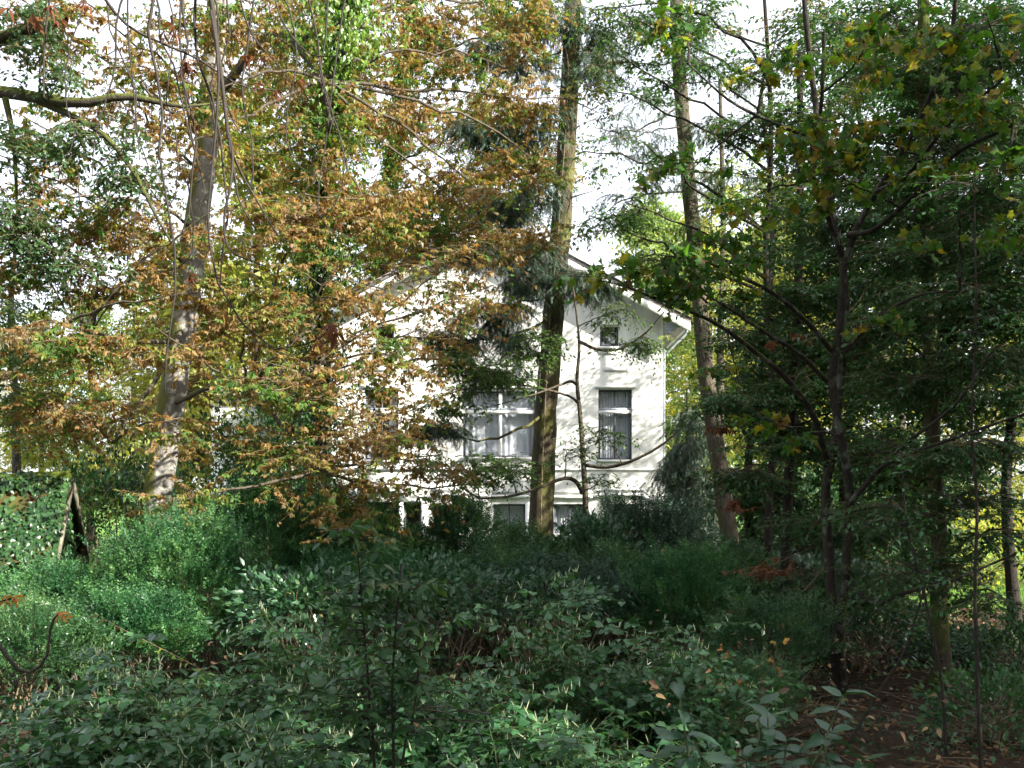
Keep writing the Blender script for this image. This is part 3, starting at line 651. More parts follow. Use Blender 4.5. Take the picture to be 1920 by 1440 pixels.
# ================================================================== IVY SHED
u = nz(np.array([-.218, .976, 0])); v = nz(np.array([-.976, -.218, 0])); sb = np.array([-7.0, 14.9, 0.0])
shed = thing("garden_shed", sb, "old garden shed with mossy roof smothered in ivy at the wood edge", "shed")
def sp_(a, b, z): return sb + u * a + v * b + np.array([0, 0, z])
WD, LN, ZE, ZR = 2.15, 3.4, 1.65, 2.85
quad("front_wall", [sp_(.1, .1, -.1), sp_(.1, LN, -.1), sp_(.1, LN, ZE), sp_(.1, .1, ZE)], M['darkwood'], shed)
quad("back_wall", [sp_(WD - .1, LN, -.1), sp_(WD - .1, .1, -.1), sp_(WD - .1, .1, ZE), sp_(WD - .1, LN, ZE)], M['darkwood'], shed)
mobj("gable_wall", np.array([sp_(.1, .12, -.1), sp_(WD - .1, .12, -.1), sp_(WD - .1, .12, ZE), sp_(WD / 2, .12, ZR - .1), sp_(.1, .12, ZE)]), [np.array([[4, 3, 2, 1, 0]])], M['darkwood'], shed)
for k in range(9):
    a = .12 + k * .215
    zt = ZE + (ZR - ZE) * (1 - abs(a + .1 - WD / 2) / (WD / 2)) - .16
    V = [sp_(a + da, b, z) for z in (-.05, zt) for b in (.085, .118) for da in (0, .195)]
    mobj("plank", np.array(V), [np.array([[0, 1, 3, 2], [4, 6, 7, 5], [0, 4, 5, 1], [2, 3, 7, 6], [0, 2, 6, 4], [1, 5, 7, 3]])], M['darkwood'], shed)
for s in (0, 1):
    e = -.12 if s == 0 else WD + .12
    ze = ZE - .12 * (ZR - ZE) / (WD / 2)
    n1, n2 = 14, 22
    ga, gb = np.meshgrid(np.linspace(0, 1, n1), np.linspace(-.08, LN, n2), indexing='ij')
    bumpz = .04 * np.sin(gb * 6 + ga * 9) + .03 * rng.normal(size=ga.shape)
    V = np.stack([sp_(e + (WD / 2 - e) * p_, q_, ze + (ZR - ze) * p_ + .05 + max(0, w_) - .08 * np.sin(q_ * 1.1) * p_) for p_, q_, w_ in zip(ga.ravel(), gb.ravel(), bumpz.ravel())])
    ii = np.arange(n1 * n2).reshape(n1, n2); qd = np.stack([ii[:-1, :-1], ii[1:, :-1], ii[1:, 1:], ii[:-1, 1:]], -1).reshape(-1, 4)
    mobj("roof", V, [qd], M['mossroof'], shed, True)
    # bargeboard down the gable edge
    p0, p1 = sp_(e, -.1, ze), sp_(WD / 2, -.1, ZR)
    V = [p + dz + dv for p in (p0, p1) for dz in (np.array([0, 0, -.10]), np.array([0, 0, .06])) for dv in (v * -.03, v * .02)]
    mobj("bargeboard", np.array(V), [np.array([[0, 1, 3, 2], [4, 6, 7, 5], [0, 4, 5, 1], [2, 3, 7, 6], [0, 2, 6, 4], [1, 5, 7, 3]])], M['oldwood'], shed)
V, Fq = tubes(np.stack([sp_(WD / 2, b, ZR + .09 - .08 * math.sin(b * 1.1)) for b in np.linspace(-.1, LN, 16)])[None], np.full((1, 16), .08), 8, .12)
mobj("ridge_capping", V, [Fq], M['moss'], shed, True)
V, Fq = tubes(np.stack([sp_(WD + .05, -.05, z) for z in (-.1, ZE)])[None], np.full((1, 2), .045), 6); mobj("corner_post", V, [Fq], M['oldwood'], shed)
n = 5200
a = rng.uniform(0, 1, n) ** .9; b = rng.uniform(-.1, LN, n)
e = -.12; pz = np.stack([sp_(e + (WD / 2 - e) * p_, q_, 1.52 + (ZR - 1.52) * p_ + .09 + .08 * rng.uniform()) for p_, q_ in zip(a, b)])
keep = (np.sin(b * 3.1 + a * 4) + np.sin(a * 9 - b * 2) + rng.normal(size=n) * .5 - .6 * (a - .55)) > -1.25
ax = nz(rng.normal(size=(n, 3)) * .4 + np.array([0, -.6, -.8])); nn = nz(np.array([.1, -.7, .7]) + rng.normal(size=(n, 3)) * .35)
ivy = thing("ivy_creeper", sb + u * .3, "dark glossy ivy climbing over the shed roof and walls", "ivy")
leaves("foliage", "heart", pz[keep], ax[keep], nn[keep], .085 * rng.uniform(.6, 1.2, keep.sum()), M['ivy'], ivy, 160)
n = 2400
a = rng.uniform(-.1, LN, n); z = rng.uniform(0, ZE, n); pw = np.stack([sp_(-.05 - .12 * rng.uniform(), q_, z_) for q_, z_ in zip(a, z)])
leaves("foliage", "heart", pw, nz(rng.normal(size=(n, 3)) * .4 + np.array([0, -.2, -1])), nz(np.array([.1, -1, .3]) + rng.normal(size=(n, 3)) * .35), .085 * rng.uniform(.6, 1.2, n), M['ivy'], ivy, 60)
n = 1400
a = rng.uniform(0, WD * .95, n); z = rng.uniform(0, ZR, n); pw = np.stack([sp_(q_, .02, min(z_, ZE + min(q_, WD - q_) * 1.0)) for q_, z_ in zip(a, z)])
leaves("foliage", "heart", pw, nz(rng.normal(size=(n, 3)) * .4 + np.array([0, 0, -1])), nz(np.array([1, -.3, .3]) + rng.normal(size=(n, 3)) * .35), .075 * rng.uniform(.6, 1.2, n), M['ivy'], ivy)

# ================================================================== BIG CHESTNUT WITH GREY TRUNK
ck = dict(side=.9, dn=.25, nj=.4, jit=.35)
cb = gbase(258, 19)
ctrunk = [cb, P(272, 1060, 19), P(300, 900, 19), P(322, 750, 19), P(346, 600, 19), P(364, 450, 19), P(384, 300, 19), P(398, 150, 19), P(408, 0, 19), P(415, -200, 19), P(425, -500, 19)]
cm = [ms(190, 30, 17, (1.7, 1.6, .8), 11), ms(480, 100, 20.5, (2.6, 1.8, 1.5), 34), ms(640, 60, 18, (2.0, 1.8, 1.3), 28), ms(590, 260, 17, (1.7, 1.6, 1.0), 28), ms(350, 150, 20.8, (1.9, 1.2, 1.2), 17),
      ms(330, 330, 20.6, (1.7, 1.0, 1.0), 17), ms(150, 400, 16, (1.4, 1.4, .45), 11), ms(60, 520, 16, (1.5, 1.2, .4), 10), ms(300, 480, 20.6, (2.2, 1.0, .9), 23), ms(60, 330, 16.5, (1.2, 1.2, .5), 6), ms(230, 540, 16, (1.0, 1.0, .35), 8),
      ms(560, 420, 16, (1.5, 1.5, .8), 25), ms(690, 400, 17, (1.5, 1.5, .8), 22), ms(165, 640, 15, (1.2, 1.2, .5), 20), ms(400, 610, 20.4, (2.2, 1.0, .8), 23), ms(470, 560, 15.5, (.8, 1.0, .5), 10),
      ms(600, 580, 15.5, (1.4, 1.3, .7), 23), ms(90, 740, 15, (1.3, 1.2, .35), 14), ms(330, 730, 20.8, (2.2, 1.0, .7), 22), ms(560, 740, 15, (1.4, 1.2, .6), 25), ms(340, 650, 14.6, (.9, .7, .25), 6),
      ms(700, 690, 16, (1.2, 1.0, .7), 22), ms(495, 860, 15, (1.0, 1.0, .45), 13), ms(640, 840, 15.5, (1.2, 1.1, .5), 18), ms(770, 860, 16.5, (1.2, 1.0, .45), 15, lpt=3, tw=9),
      ms(770, 560, 17, (1.1, 1.0, .7), 20, lpt=2, tw=9), ms(850, 490, 17, (1.0, 1.0, .6), 15, lpt=2, tw=9), ms(160, 790, 16.5, (1.2, 1.1, .35), 11), ms(690, 960, 15.5, (1.1, .9, .3), 10), ms(800, 690, 17, (.9, .9, .6), 10, lpt=3, tw=8),
      ms(850, 330, 18, (1.4, 1.2, .6), 13), ms(330, 935, 14.2, (.5, .6, .2), 6), ms(760, 180, 18, (1.6, 1.4, .9), 18), ms(880, 130, 18.5, (1.3, 1.2, .6), 10), ms(230, 900, 20.5, (1.6, .9, .5), 11), ms(420, 830, 20.5, (1.2, .9, .5), 10)]
cm += [ms(800, 440, 18.5, (1.6, 1.0, .7), 30, lpt=5), ms(930, 440, 19, (1.3, 1.0, .6), 24, lpt=5), ms(860, 560, 18.5, (1.2, 1.0, .7), 20, lpt=4), ms(740, 640, 17, (.9, .9, .7), 20, lpt=5), ms(740, 780, 16.5, (.9, .9, .6), 20, lpt=5), ms(840, 640, 18, (.9, .8, .5), 12, lpt=4),
       ms(660, 900, 15.5, (1.0, .9, .4), 16), ms(850, 900, 17, (1.0, .8, .3), 12, lpt=4), ms(960, 40, 19.5, (1.3, 1.0, .7), 24), ms(1010, 180, 19.5, (.9, .8, .5), 12), ms(980, 310, 19.5, (1.0, .8, .4), 14), ms(330, 560, 15, (.7, .6, .3), 7), ms(370, 420, 15.5, (.6, .6, .4), 6), ms(390, 250, 16, (.6, .6, .5), 6), ms(310, 800, 14.5, (.5, .6, .2), 4)]
def thin(m):
    px = CX + F * m['c'][0] / m['c'][1]; py = HY - F * (m['c'][2] - H) / m['c'][1]
    k = .48 if (px > 620 and py > 590) else .62 if (px > 430 and py > 440) else (.7 if 230 < px < 430 else .85)
    m['n'] = max(3, int(m['n'] * k)); return m
cm = [thin(m) for m in cm]
cm += [ms(120, 60, 16.5, (1.6, 1.3, .7), 16), ms(250, 180, 16.5, (1.3, 1.2, .5), 12), ms(90, 250, 16.5, (1.2, 1.0, .5), 10), ms(200, 420, 16, (1.3, 1.1, .4), 12), ms(60, 470, 16, (1.2, 1.0, .4), 11), ms(410, 40, 16.5, (.8, .7, .5), 9), ms(385, 200, 16.2, (.6, .6, .4), 6)]
cm += [ms(450, -260, 19, (4.2, 3.5, 1.8), 60, size=.14), ms(120, -280, 17, (3.2, 3, 1.4), 40, size=.14), ms(850, -270, 20, (3.4, 3, 1.5), 40, size=.14), ms(560, -420, 19, (3.5, 3.2, 1.5), 40, size=.14)]
limbs = [([P(395, 200, 19), P(470, 100, 18.5), P(520, 60, 18), P(560, 90, 17.4), P(600, 150, 17)], .09, .03),
         ([P(345, 610, 19), P(300, 700, 17.5), P(250, 770, 16.5), P(210, 830, 15.8)], .05, .015),
         ([P(320, 760, 19), P(420, 720, 17.5), P(500, 770, 16), P(560, 830, 15.4), P(600, 880, 15.2)], .05, .015),
         ([P(330, 640, 19), P(250, 640, 17.5), P(160, 620, 16), P(90, 600, 15.2)], .05, .015)]
make_tree("horse_chestnut", "tall chestnut with leaning grey mossy trunk and browning drooping leaves", "tree", cb, ctrunk, .29, .17, 'bark_grey', cm, 'palm', 'chestnut', .088,
          tw=8, tl=.8, lpt=7, droop=.55, up=.35, zr=(-.35, .2), rise=.10, nobj=300, limbs=limbs, limb_r=.11, leaf_kw=dict(side=.9, dn=.12, nj=.3, jit=.3), twigmat='twig', tw_r=.0032, flare=.35, bump=.02, limb_bark='bark_brown')

# second chestnut, ivy on its trunk, rising behind the house roof
b2 = gbase(715, 37)
tr2 = [b2, P(712, 700, 37), P(716, 470, 37), P(738, 300, 37), P(760, 120, 37), P(775, -80, 37), P(780, -300, 37)]
cm2 = [ms(600, 60, 36, (3.2, 3, 2.4), 30), ms(800, 40, 36, (3.4, 3, 2.2), 33), ms(950, 60, 36, (2.6, 2.6, 2.0), 18), ms(680, 220, 35, (3.2, 3, 1.6), 27), ms(860, 230, 35, (2.8, 2.6, 1.2), 18),
       ms(960, 300, 34, (2.8, 2.4, 1.2), 25), ms(600, 350, 35, (2.4, 2.4, 1.4), 19), ms(800, 380, 34.5, (3.2, 2.4, 1.4), 33), ms(720, 470, 34.5, (2.4, 2, .9), 22), ms(930, 400, 34, (2.0, 2, .8), 13), ms(560, 180, 36, (2.4, 2.4, 1.6), 18)]
t2 = make_tree("horse_chestnut", "rust-leaved chestnut behind the house roof with ivy round its dark trunk", "tree", b2, tr2, .36, .2, 'bark_dark', cm2, 'palmlo', 'chestnut2', .17,
               tw=8, tl=1.1, lpt=7, droop=.7, up=.3, zr=(-.6, .4), rise=.12, leaf_kw=ck, twigmat='twig')
iv = thing("ivy_creeper", b2 + np.array([0.3, -.5, 0]), "bright green ivy wrapping the dark trunk behind the roof", "ivy")
c2 = catmull(tr2, 200); k = rng.integers(50, 165, 6500); p = c2[k] + rand_dirs(6500) * np.array([1, 1, .4]) * (.35 + .5 * rng.uniform(0, 1, (6500, 1)) ** 2 * (1 + np.sin(k * .18))[:, None])
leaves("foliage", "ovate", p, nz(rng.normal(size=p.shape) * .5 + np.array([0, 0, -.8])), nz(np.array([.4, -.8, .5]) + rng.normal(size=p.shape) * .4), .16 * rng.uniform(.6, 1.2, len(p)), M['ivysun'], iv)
ic = gbase(598, 20)
it = thing("ivy_clad_tree", ic, "ivy-clad tree rising past the house corner into the brown crown", "tree")
itr = [ic, P(596, 900, 20), P(604, 700, 20), P(600, 450, 19), P(622, 200, 17.5), P(650, 0, 17), P(660, -150, 17)]
c3 = trunk_mesh("trunk", itr, .2, .1, M['bark_dark'], it)
c3 = catmull(itr, 260)
for mat_, lo, hi, n, sz in (('ivy', 30, 140, 5200, .11), ('ivysun', 120, 250, 6800, .11)):  # dark lower and sunlit upper ivy put into two leaf colours
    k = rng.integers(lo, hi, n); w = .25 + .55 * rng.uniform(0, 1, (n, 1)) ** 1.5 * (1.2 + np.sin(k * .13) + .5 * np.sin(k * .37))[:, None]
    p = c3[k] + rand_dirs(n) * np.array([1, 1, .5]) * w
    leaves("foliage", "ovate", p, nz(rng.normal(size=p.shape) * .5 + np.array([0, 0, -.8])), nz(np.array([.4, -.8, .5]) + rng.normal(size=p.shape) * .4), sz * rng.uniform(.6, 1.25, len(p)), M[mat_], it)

# ================================================================== OAK AT THE EDGE: mossy limbs reaching in
ob_ = gbase(-190, 15.5)
otr = [ob_, P(-180, 900, 15.5), P(-150, 500, 15.5), P(-130, 200, 15.5), P(-110, -150, 15.5)]
ol = [([P(-140, 210, 15.5), P(-20, 172, 15.2), P(60, 182, 15), P(150, 194, 14.8), P(230, 180, 14.8), P(300, 192, 14.9), P(350, 200, 15), P(420, 190, 15.4)], .12, .012),
      ([P(-130, 180, 15.5), P(-20, 85, 15), P(45, 58, 14.8), P(125, 38, 14.6)], .13, .05),
      ([P(60, 184, 15), P(140, 220, 14.9), P(200, 258, 14.8), P(255, 330, 14.8), P(290, 400, 14.8), P(330, 470, 15)], .055, .015),
      ([P(10, 185, 15), P(25, 260, 14.9), P(30, 340, 14.8), P(32, 430, 14.8)], .05, .012)]
om = [ms(30, 20, 14.5, (.7, .8, .4), 12), ms(70, 110, 14.6, (.8, .8, .35), 12), ms(50, 270, 14.7, (.8, .8, .5), 16), ms(170, 270, 14.8, (.9, .8, .5), 14), ms(40, 400, 14.8, (.7, .8, .6), 16), ms(230, 340, 14.9, (.7, .6, .4), 9),
      ms(150, 470, 15, (.9, .8, .4), 11), ms(60, 480, 15, (.6, .6, .4), 10)]
make_tree("oak_tree", "oak at the picture edge reaching thick mossy limbs across the white sky", "tree", ob_, otr, .42, .3, 'bark_mossy', om, 'lobed', 'oak', .09,
          tw=7, tl=.5, lpt=8, limbs=ol, nobj=120, rise=.1)

# green tree beside the shed
gb_ = gbase(30, 23)
make_tree("hazel_tree", "fresh green hazel filling the gap above the ivy shed", "tree", gb_, [gb_, P(30, 800, 23), P(20, 600, 23), P(30, 450, 23)], .12, .04, 'bark_brown',
          [ms(0, 560, 22, (1.3, 1.2, .7), 30), ms(60, 660, 22, (1.2, 1.2, .7), 26), ms(20, 740, 22, (1.3, 1.2, .7), 30), ms(90, 800, 22.5, (1.2, 1.2, .5), 20), ms(-20, 640, 22, (1.2, 1.2, .7), 20)], 'ovate', 'oak2', .11, tw=8, tl=.7, lpt=8)

# ================================================================== CENTRAL SPRUCE
sb_ = gbase(1008, 22)
strk = [sb_, P(1014, 1010, 22), P(1019, 860, 22), P(1029, 700, 22), P(1041, 550, 22), P(1052, 420, 22), P(1062, 280, 22), P(1068, 150, 22), P(1073, 50, 22), P(1078, -80, 22), P(1085, -300, 22)]
sm = [ms(925, 100, 21.6, (.7, .6, .35), 16), ms(990, 220, 21.4, (.8, .6, .3), 16), ms(890, 245, 21.2, (.5, .6, .25), 12), ms(945, 255, 21.2, (.6, .5, .3), 10), ms(935, 385, 21.2, (.9, .7, .35), 21), ms(1020, 350, 21.4, (.6, .5, .3), 13),
      ms(860, 470, 20.8, (1.0, .7, .25), 18), ms(985, 520, 21.2, (.5, .5, .35), 14), ms(920, 590, 21, (.8, .6, .4), 21), ms(850, 630, 20.8, (.8, .6, .25), 16), ms(1080, 515, 21.3, (.7, .6, .22), 16), ms(1130, 525, 21, (.5, .5, .12), 4),
      ms(830, 800, 20.5, (.6, .6, .25), 12), ms(1000, 470, 21.2, (.5, .5, .3), 10), ms(1130, 130, 21.5, (.6, .5, .3), 9), ms(1040, 20, 21.6, (.9, .7, .5), 16), ms(1110, 60, 21.6, (.7, .5, .3), 10), ms(1000, 120, 21.4, (.7, .5, .3), 10), ms(900, 690, 20.6, (.7, .5, .25), 10), ms(960, 640, 21, (.6, .5, .3), 9)]
make_tree("spruce_tree", "tall straight spruce standing before the house with sparse dark boughs", "tree", sb_, strk, .275, .17, 'bark_conifer', sm, 'spray', 'needle', .16,
          tw=11, tl=.6, lpt=8, droop=.5, up=.1, zr=(-.5, .2), rise=-.05, leaf_kw=dict(side=.55, dn=.45, nj=.5, jit=.25), nobj=120, flare=.3, bump=.05, limb_r=.15, br_r=.010)
sc_ = catmull(strk, 80); spr = bpy.data.objects["spruce_tree"]
for k in range(16):
    q_ = int(rng.integers(14, 58)); d = nz(rand_dirs(1, -.2, .25)[0] + np.array([0, -.3, 0])); L = rng.uniform(.35, .9)
    limb(spr, [sc_[q_] + d * .12, sc_[q_] + d * L * .6 + np.array([0, 0, -.02]), sc_[q_] + d * L + np.array([0, 0, .05 * rng.normal()])], .022, .007, M['bark_conifer'], 6, 6, "branch_stub")
cl = thing("tufted_vine", sb_ + np.array([0, -.45, 0]), "climbing vine with fluffy white tufts on the spruce boughs", "vine")
st = catmull([sb_ + np.array([.05, -.42, 0]), P(1016, 900, 21.6), P(1030, 620, 21.6), P(1050, 380, 21.5), P(1030, 340, 21.2), P(960, 345, 21)], 40)
V, Fq = tubes(st[None], np.linspace(.02, .008, 40)[None], 5); mobj("stem", V, [Fq], M['twig'], cl, True)
st = catmull([P(1050, 380, 21.5), P(1062, 220, 21.6), P(1060, 90, 21.5), P(1000, 60, 21.2), P(930, 45, 21)], 40)
V, Fq = tubes(st[None], np.linspace(.015, .006, 40)[None], 5); mobj("stem", V, [Fq], M['twig'], cl, True)
fp = [ell_points(n, P(a, b, y), r, .6) for a, b, y, r, n in ((960, 345, 20.9, (.8, .5, .16), 60), (1010, 370, 20.9, (.6, .5, .25), 30), (960, 110, 21, (.9, .6, .5), 90), (1010, 40, 21.2, (.9, .6, .5), 90), (900, 20, 21.2, (.7, .5, .25), 40))]
fp = np.concatenate(fp)
leaves("pale_tufts", "fluff", fp, rand_dirs(len(fp)), rand_dirs(len(fp)), .05 * rng.uniform(.5, 1.2, len(fp)), M['fluff'], cl, 150, "pale_tuft")

# ================================================================== YOUNG OAK IN FRONT OF THE HOUSE
yb_ = gbase(1103, 20.5)
yt = [yb_, P(1098, 950, 20.5), P(1094, 870, 20.5), P(1088, 780, 20.5), P(1082, 715, 20.5), P(1086, 650, 20.5), P(1080, 580, 20.5), P(1072, 520, 20.5)]
yl = [([P(1092, 925, 20.5), P(1080, 903, 20.4), P(1057, 897, 20.2), P(1010, 915, 19.8), P(960, 930, 19.6), P(900, 935, 19.4)], .05, .02),
      ([P(1082, 722, 20.5), P(1070, 715, 20.4), P(1050, 722, 20.2), P(1000, 740, 19.9), P(930, 760, 19.6)], .035, .012),
      ([P(1088, 760, 20.5), P(1060, 740, 20.2), P(960, 720, 19.8), P(870, 730, 19.5), P(810, 750, 19.4)], .03, .010),
      ([P(1094, 872, 20.5), P(1140, 876, 20.3), P(1190, 862, 20), P(1240, 835, 19.8), P(1275, 805, 19.6)], .04, .02),
      ([P(1086, 640, 20.5), P(1120, 655, 20.4), P(1160, 655, 20.2), P(1210, 625, 20), P(1245, 585, 19.8)], .035, .015)]
ym = [ms(860, 680, 19.5, (.8, .7, .35), 30), ms(930, 700, 19.6, (.9, .7, .4), 38), ms(1010, 650, 20, (.7, .6, .35), 24), ms(850, 760, 19.4, (.7, .6, .3), 24), ms(890, 880, 19.4, (.8, .7, .4), 34), ms(960, 880, 19.6, (.7, .6, .35), 22),
      ms(1140, 590, 20.2, (.7, .6, .3), 13, lpt=5), ms(1180, 640, 20, (.6, .5, .25), 11, lpt=5), ms(1140, 820, 20, (.6, .5, .35), 11, lpt=5), ms(1210, 660, 19.8, (.4, .4, .2), 7, lpt=5), ms(1120, 900, 20, (.6, .5, .2), 9, lpt=4), ms(1060, 850, 20, (.6, .5, .3), 9, lpt=4), ms(800, 860, 19.4, (.5, .5, .3), 15)]
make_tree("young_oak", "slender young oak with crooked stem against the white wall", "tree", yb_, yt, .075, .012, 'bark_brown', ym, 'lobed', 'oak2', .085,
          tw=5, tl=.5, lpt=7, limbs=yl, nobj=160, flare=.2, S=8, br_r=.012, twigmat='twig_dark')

# ================================================================== TALL TREE TO THE SIDE OF THE HOUSE
rb_ = gbase(1392, 19)
rt = [rb_, P(1384, 1100, 19), P(1364, 980, 19), P(1345, 850, 19), P(1322, 680, 19), P(1305, 480, 19), P(1290, 330, 19), P(1275, 150, 19), P(1268, 0, 19), P(1262, -150, 19), P(1258, -350, 19)]
rm = [ms(1230, 190, 18.6, (.9, .7, .3), 7), ms(1180, 260, 18.4, (.9, .6, .25), 6), ms(1340, 240, 18.4, (1.0, .7, .3), 8), ms(1290, 90, 18.6, (.8, .7, .5), 9), ms(1380, 140, 18.4, (1.0, .7, .4), 8), ms(1400, 330, 18.2, (.8, .7, .3), 7),
      ms(1240, 330, 18.5, (.6, .5, .3), 5), ms(1280, 420, 18.6, (.6, .5, .3), 4), ms(1330, 30, 18.6, (1.0, .8, .4), 9), ms(1150, 120, 18.5, (.8, .6, .3), 7), ms(1170, 390, 18.3, (.7, .6, .25), 6), ms(1190, 40, 18.5, (.9, .6, .4), 8), ms(1150, 230, 18.4, (.7, .6, .25), 5), ms(1210, 300, 18.4, (.6, .5, .2), 4), ms(1330, 330, 18.4, (.7, .5, .25), 5)]
make_tree("larch_tree", "thin leaning conifer with bare lower trunk beside the house corner", "tree", rb_, rt, .185, .11, 'bark_brown', rm, 'spray', 'needle2', .14,
          tw=8, tl=.5, lpt=6, droop=.4, zr=(-.4, .2), rise=-.02, leaf_kw=dict(side=.6, dn=.35, nj=.5, jit=.3), limb_r=.15, flare=.25, nobj=60)
db1 = gbase(1352, 26.5)
make_tree("dappling_ash", "airy pale green ash past the house eave", "tree", db1, [db1, P(1350, 700, 26.5), P(1356, 450, 26.5), P(1350, 150, 26.5)], .13, .05, 'bark_brown', [ms(1352 + a, b, 26.5, (1.8, 1.6, .8), 9) for a, b in ((-40, 640), (60, 560), (-60, 470), (40, 400), (-20, 320), (70, 470), (10, 520))], 'ovate', 'sunny2', .12, tw=7, tl=.8, lpt=7, limb_r=.4)  # stands for foliage by the eave; also added to dapple the facade
db2 = gbase(1690, 25.5)
make_tree("dappling_ash", "airy ash added behind the beech leaves to dapple the house wall", "tree", db2, [db2, P(1690, 700, 25.5), P(1696, 450, 25.5), P(1690, 150, 25.5)], .13, .05, 'bark_brown', [ms(1690 + a, b, 25.5, (1.8, 1.8, .9), 16) for a, b in ((-40, 660), (60, 580), (-60, 500), (40, 430), (-20, 350), (70, 470))], 'ovate', 'sunny2', .12, tw=7, tl=.8, lpt=7, limb_r=.4)  # hidden tree, added so its crown casts dapples on the house front
# dark hemlock against the house corner
hb_ = gbase(1292, 25.5)
hm = [ms(1292 + dx, py, 25.2, (rx, .9, .35), n) for dx, py, rx, n in ((0, 770, .35, 7), (10, 820, .5, 12), (-10, 870, .75, 18), (15, 910, .85, 22), (-15, 960, 1.0, 26), (10, 1010, 1.1, 28), (0, 1060, 1.2, 28))]
make_tree("hemlock_tree", "dark drooping evergreen crowding the house corner", "tree", hb_, [hb_, P(1292, 1000, 25.5), P(1290, 850, 25.5), P(1288, 730, 25.5)], .1, .02, 'bark_dark', hm, 'spray', 'needle', .24,
          tw=9, tl=.6, lpt=6, droop=.7, zr=(-.6, .1), rise=-.05, leaf_kw=dict(side=.5, dn=.6, nj=.5, jit=.25), limb_r=.2)

# ================================================================== NEAR SYCAMORE WITH TWO STEMS
mb_ = gbase(1572, 13.0)
mt = [mb_, P(1566, 1180, 13), P(1554, 1050, 13), P(1548, 920, 13), P(1562, 850, 12.9), P(1576, 720, 12.8), P(1586, 580, 12.6), P(1574, 460, 12.5), P(1552, 360, 12.4), P(1536, 250, 12.3), P(1520, 120, 12.2), P(1508, 0, 12.1), P(1500, -150, 12)]
ml = [([mb_ + np.array([.06, -.05, 0]), P(1576, 1190, 12.8), P(1586, 1060, 12.5), P(1594, 930, 12.2), P(1582, 850, 12), P(1562, 740, 11.9), P(1562, 690, 11.8), P(1576, 600, 11.7), P(1582, 500, 11.6)], .062, .045),
      ([P(1582, 500, 11.6), P(1610, 420, 11.4), P(1650, 350, 11.2), P(1700, 270, 10.8), P(1745, 180, 10.4), P(1785, 60, 10), P(1795, -60, 9.8)], .04, .02),
      ([P(1578, 480, 11.6), P(1550, 400, 11.3), P(1525, 330, 11.0), P(1524, 260, 10.8), P(1540, 200, 10.6), P(1545, 60, 10.4)], .035, .018),
      ([P(1552, 880, 13), P(1530, 790, 12.4), P(1480, 715, 12), P(1410, 655, 11.6), P(1340, 605, 11.2), P(1270, 575, 11), P(1180, 540, 10.8)], .045, .014),
      ([P(1556, 720, 11.9), P(1500, 665, 11.6), P(1430, 620, 11.2), P(1370, 580, 10.9), P(1310, 545, 10.6)], .032, .010),
      ([P(1562, 660, 11.8), P(1510, 600, 11.4), P(1450, 550, 11), P(1390, 520, 10.7), P(1320, 490, 10.4), P(1250, 480, 10.2)], .032, .010),
      ([P(1598, 935, 12.2), P(1660, 870, 11.6), P(1750, 835, 11), P(1850, 800, 10.5), P(1940, 770, 10.2)], .028, .012),
      ([P(1592, 945, 12.2), P(1640, 890, 11.8), P(1700, 830, 11.4), P(1790, 760, 11), P(1860, 660, 10.6)], .035, .012),
      ([P(1584, 660, 11.7), P(1640, 600, 11.3), P(1720, 555, 10.9), P(1800, 545, 10.5)], .028, .010),
      ([P(1586, 1090, 12.5), P(1640, 1130, 12), P(1700, 1110, 11.5), P(1780, 1090, 11), P(1900, 1040, 10.4)], .03, .012),
      ([P(1590, 440, 11.5), P(1640, 430, 11), P(1700, 380, 10.4), P(1790, 290, 9.8), P(1900, 235, 9.2)], .035, .015),
      ([P(1640, 360, 11.2), P(1700, 330, 10.6), P(1780, 230, 10), P(1880, 150, 9.4)], .03, .012),
      ([P(1524, 260, 10.8), P(1450, 230, 10.4), P(1370, 190, 10), P(1290, 120, 9.8)], .025, .008)]
mm = [ms(1140, 505, 10.6, (.35, .4, .12), 3), ms(1240, 540, 10.6, (.35, .4, .1), 3), ms(1330, 560, 10.8, (.4, .4, .12), 3), ms(1215, 475, 10.2, (.45, .5, .10), 4), ms(1300, 495, 10.4, (.5, .5, .14), 5), ms(1440, 350, 10.8, (.6, .6, .3), 4), ms(1530, 270, 10.4, (.6, .6, .3), 7), ms(1620, 250, 10, (.7, .6, .3), 9), ms(1720, 280, 9.8, (.6, .6, .3), 7),
      ms(1800, 200, 9.2, (.6, .6, .4), 7), ms(1860, 70, 9, (.5, .6, .35), 6), ms(1740, 80, 9.6, (.6, .6, .4), 6), ms(1590, 340, 10.4, (.5, .5, .2), 5), ms(1880, 330, 9, (.4, .5, .35), 4), ms(1390, 420, 10.4, (.5, .5, .2), 4),
      ms(1600, 110, 10, (.7, .6, .3), 4), ms(1330, 290, 10.6, (.5, .5, .2), 3), ms(1290, 50, 10, (.4, .5, .15), 3), ms(1450, 100, 10.2, (.6, .5, .2), 3), ms(1380, 700, 11, (.5, .5, .15), 2), ms(1800, 430, 9.6, (.5, .5, .25), 3), ms(1690, 620, 10.8, (.5, .5, .2), 2), ms(1480, 800, 11, (.5, .4, .2), 2)]
make_tree("sycamore_tree", "two-stemmed sycamore with dark forking stems and yellowing lobed leaves", "tree", mb_, mt, .072, .028, 'bark_lichen', mm, 'maple', 'maple', .15,
          tw=4, tl=.4, lpt=4, limbs=ml, nobj=300, droop=.3, zr=(-.3, .4), rise=.05, leaf_kw=dict(side=.8, dn=.35, nj=.6, jit=.4, s0=.4), flare=.4, S=10, twigmat='twig_dark', limb_name="stem", br_r=.010)

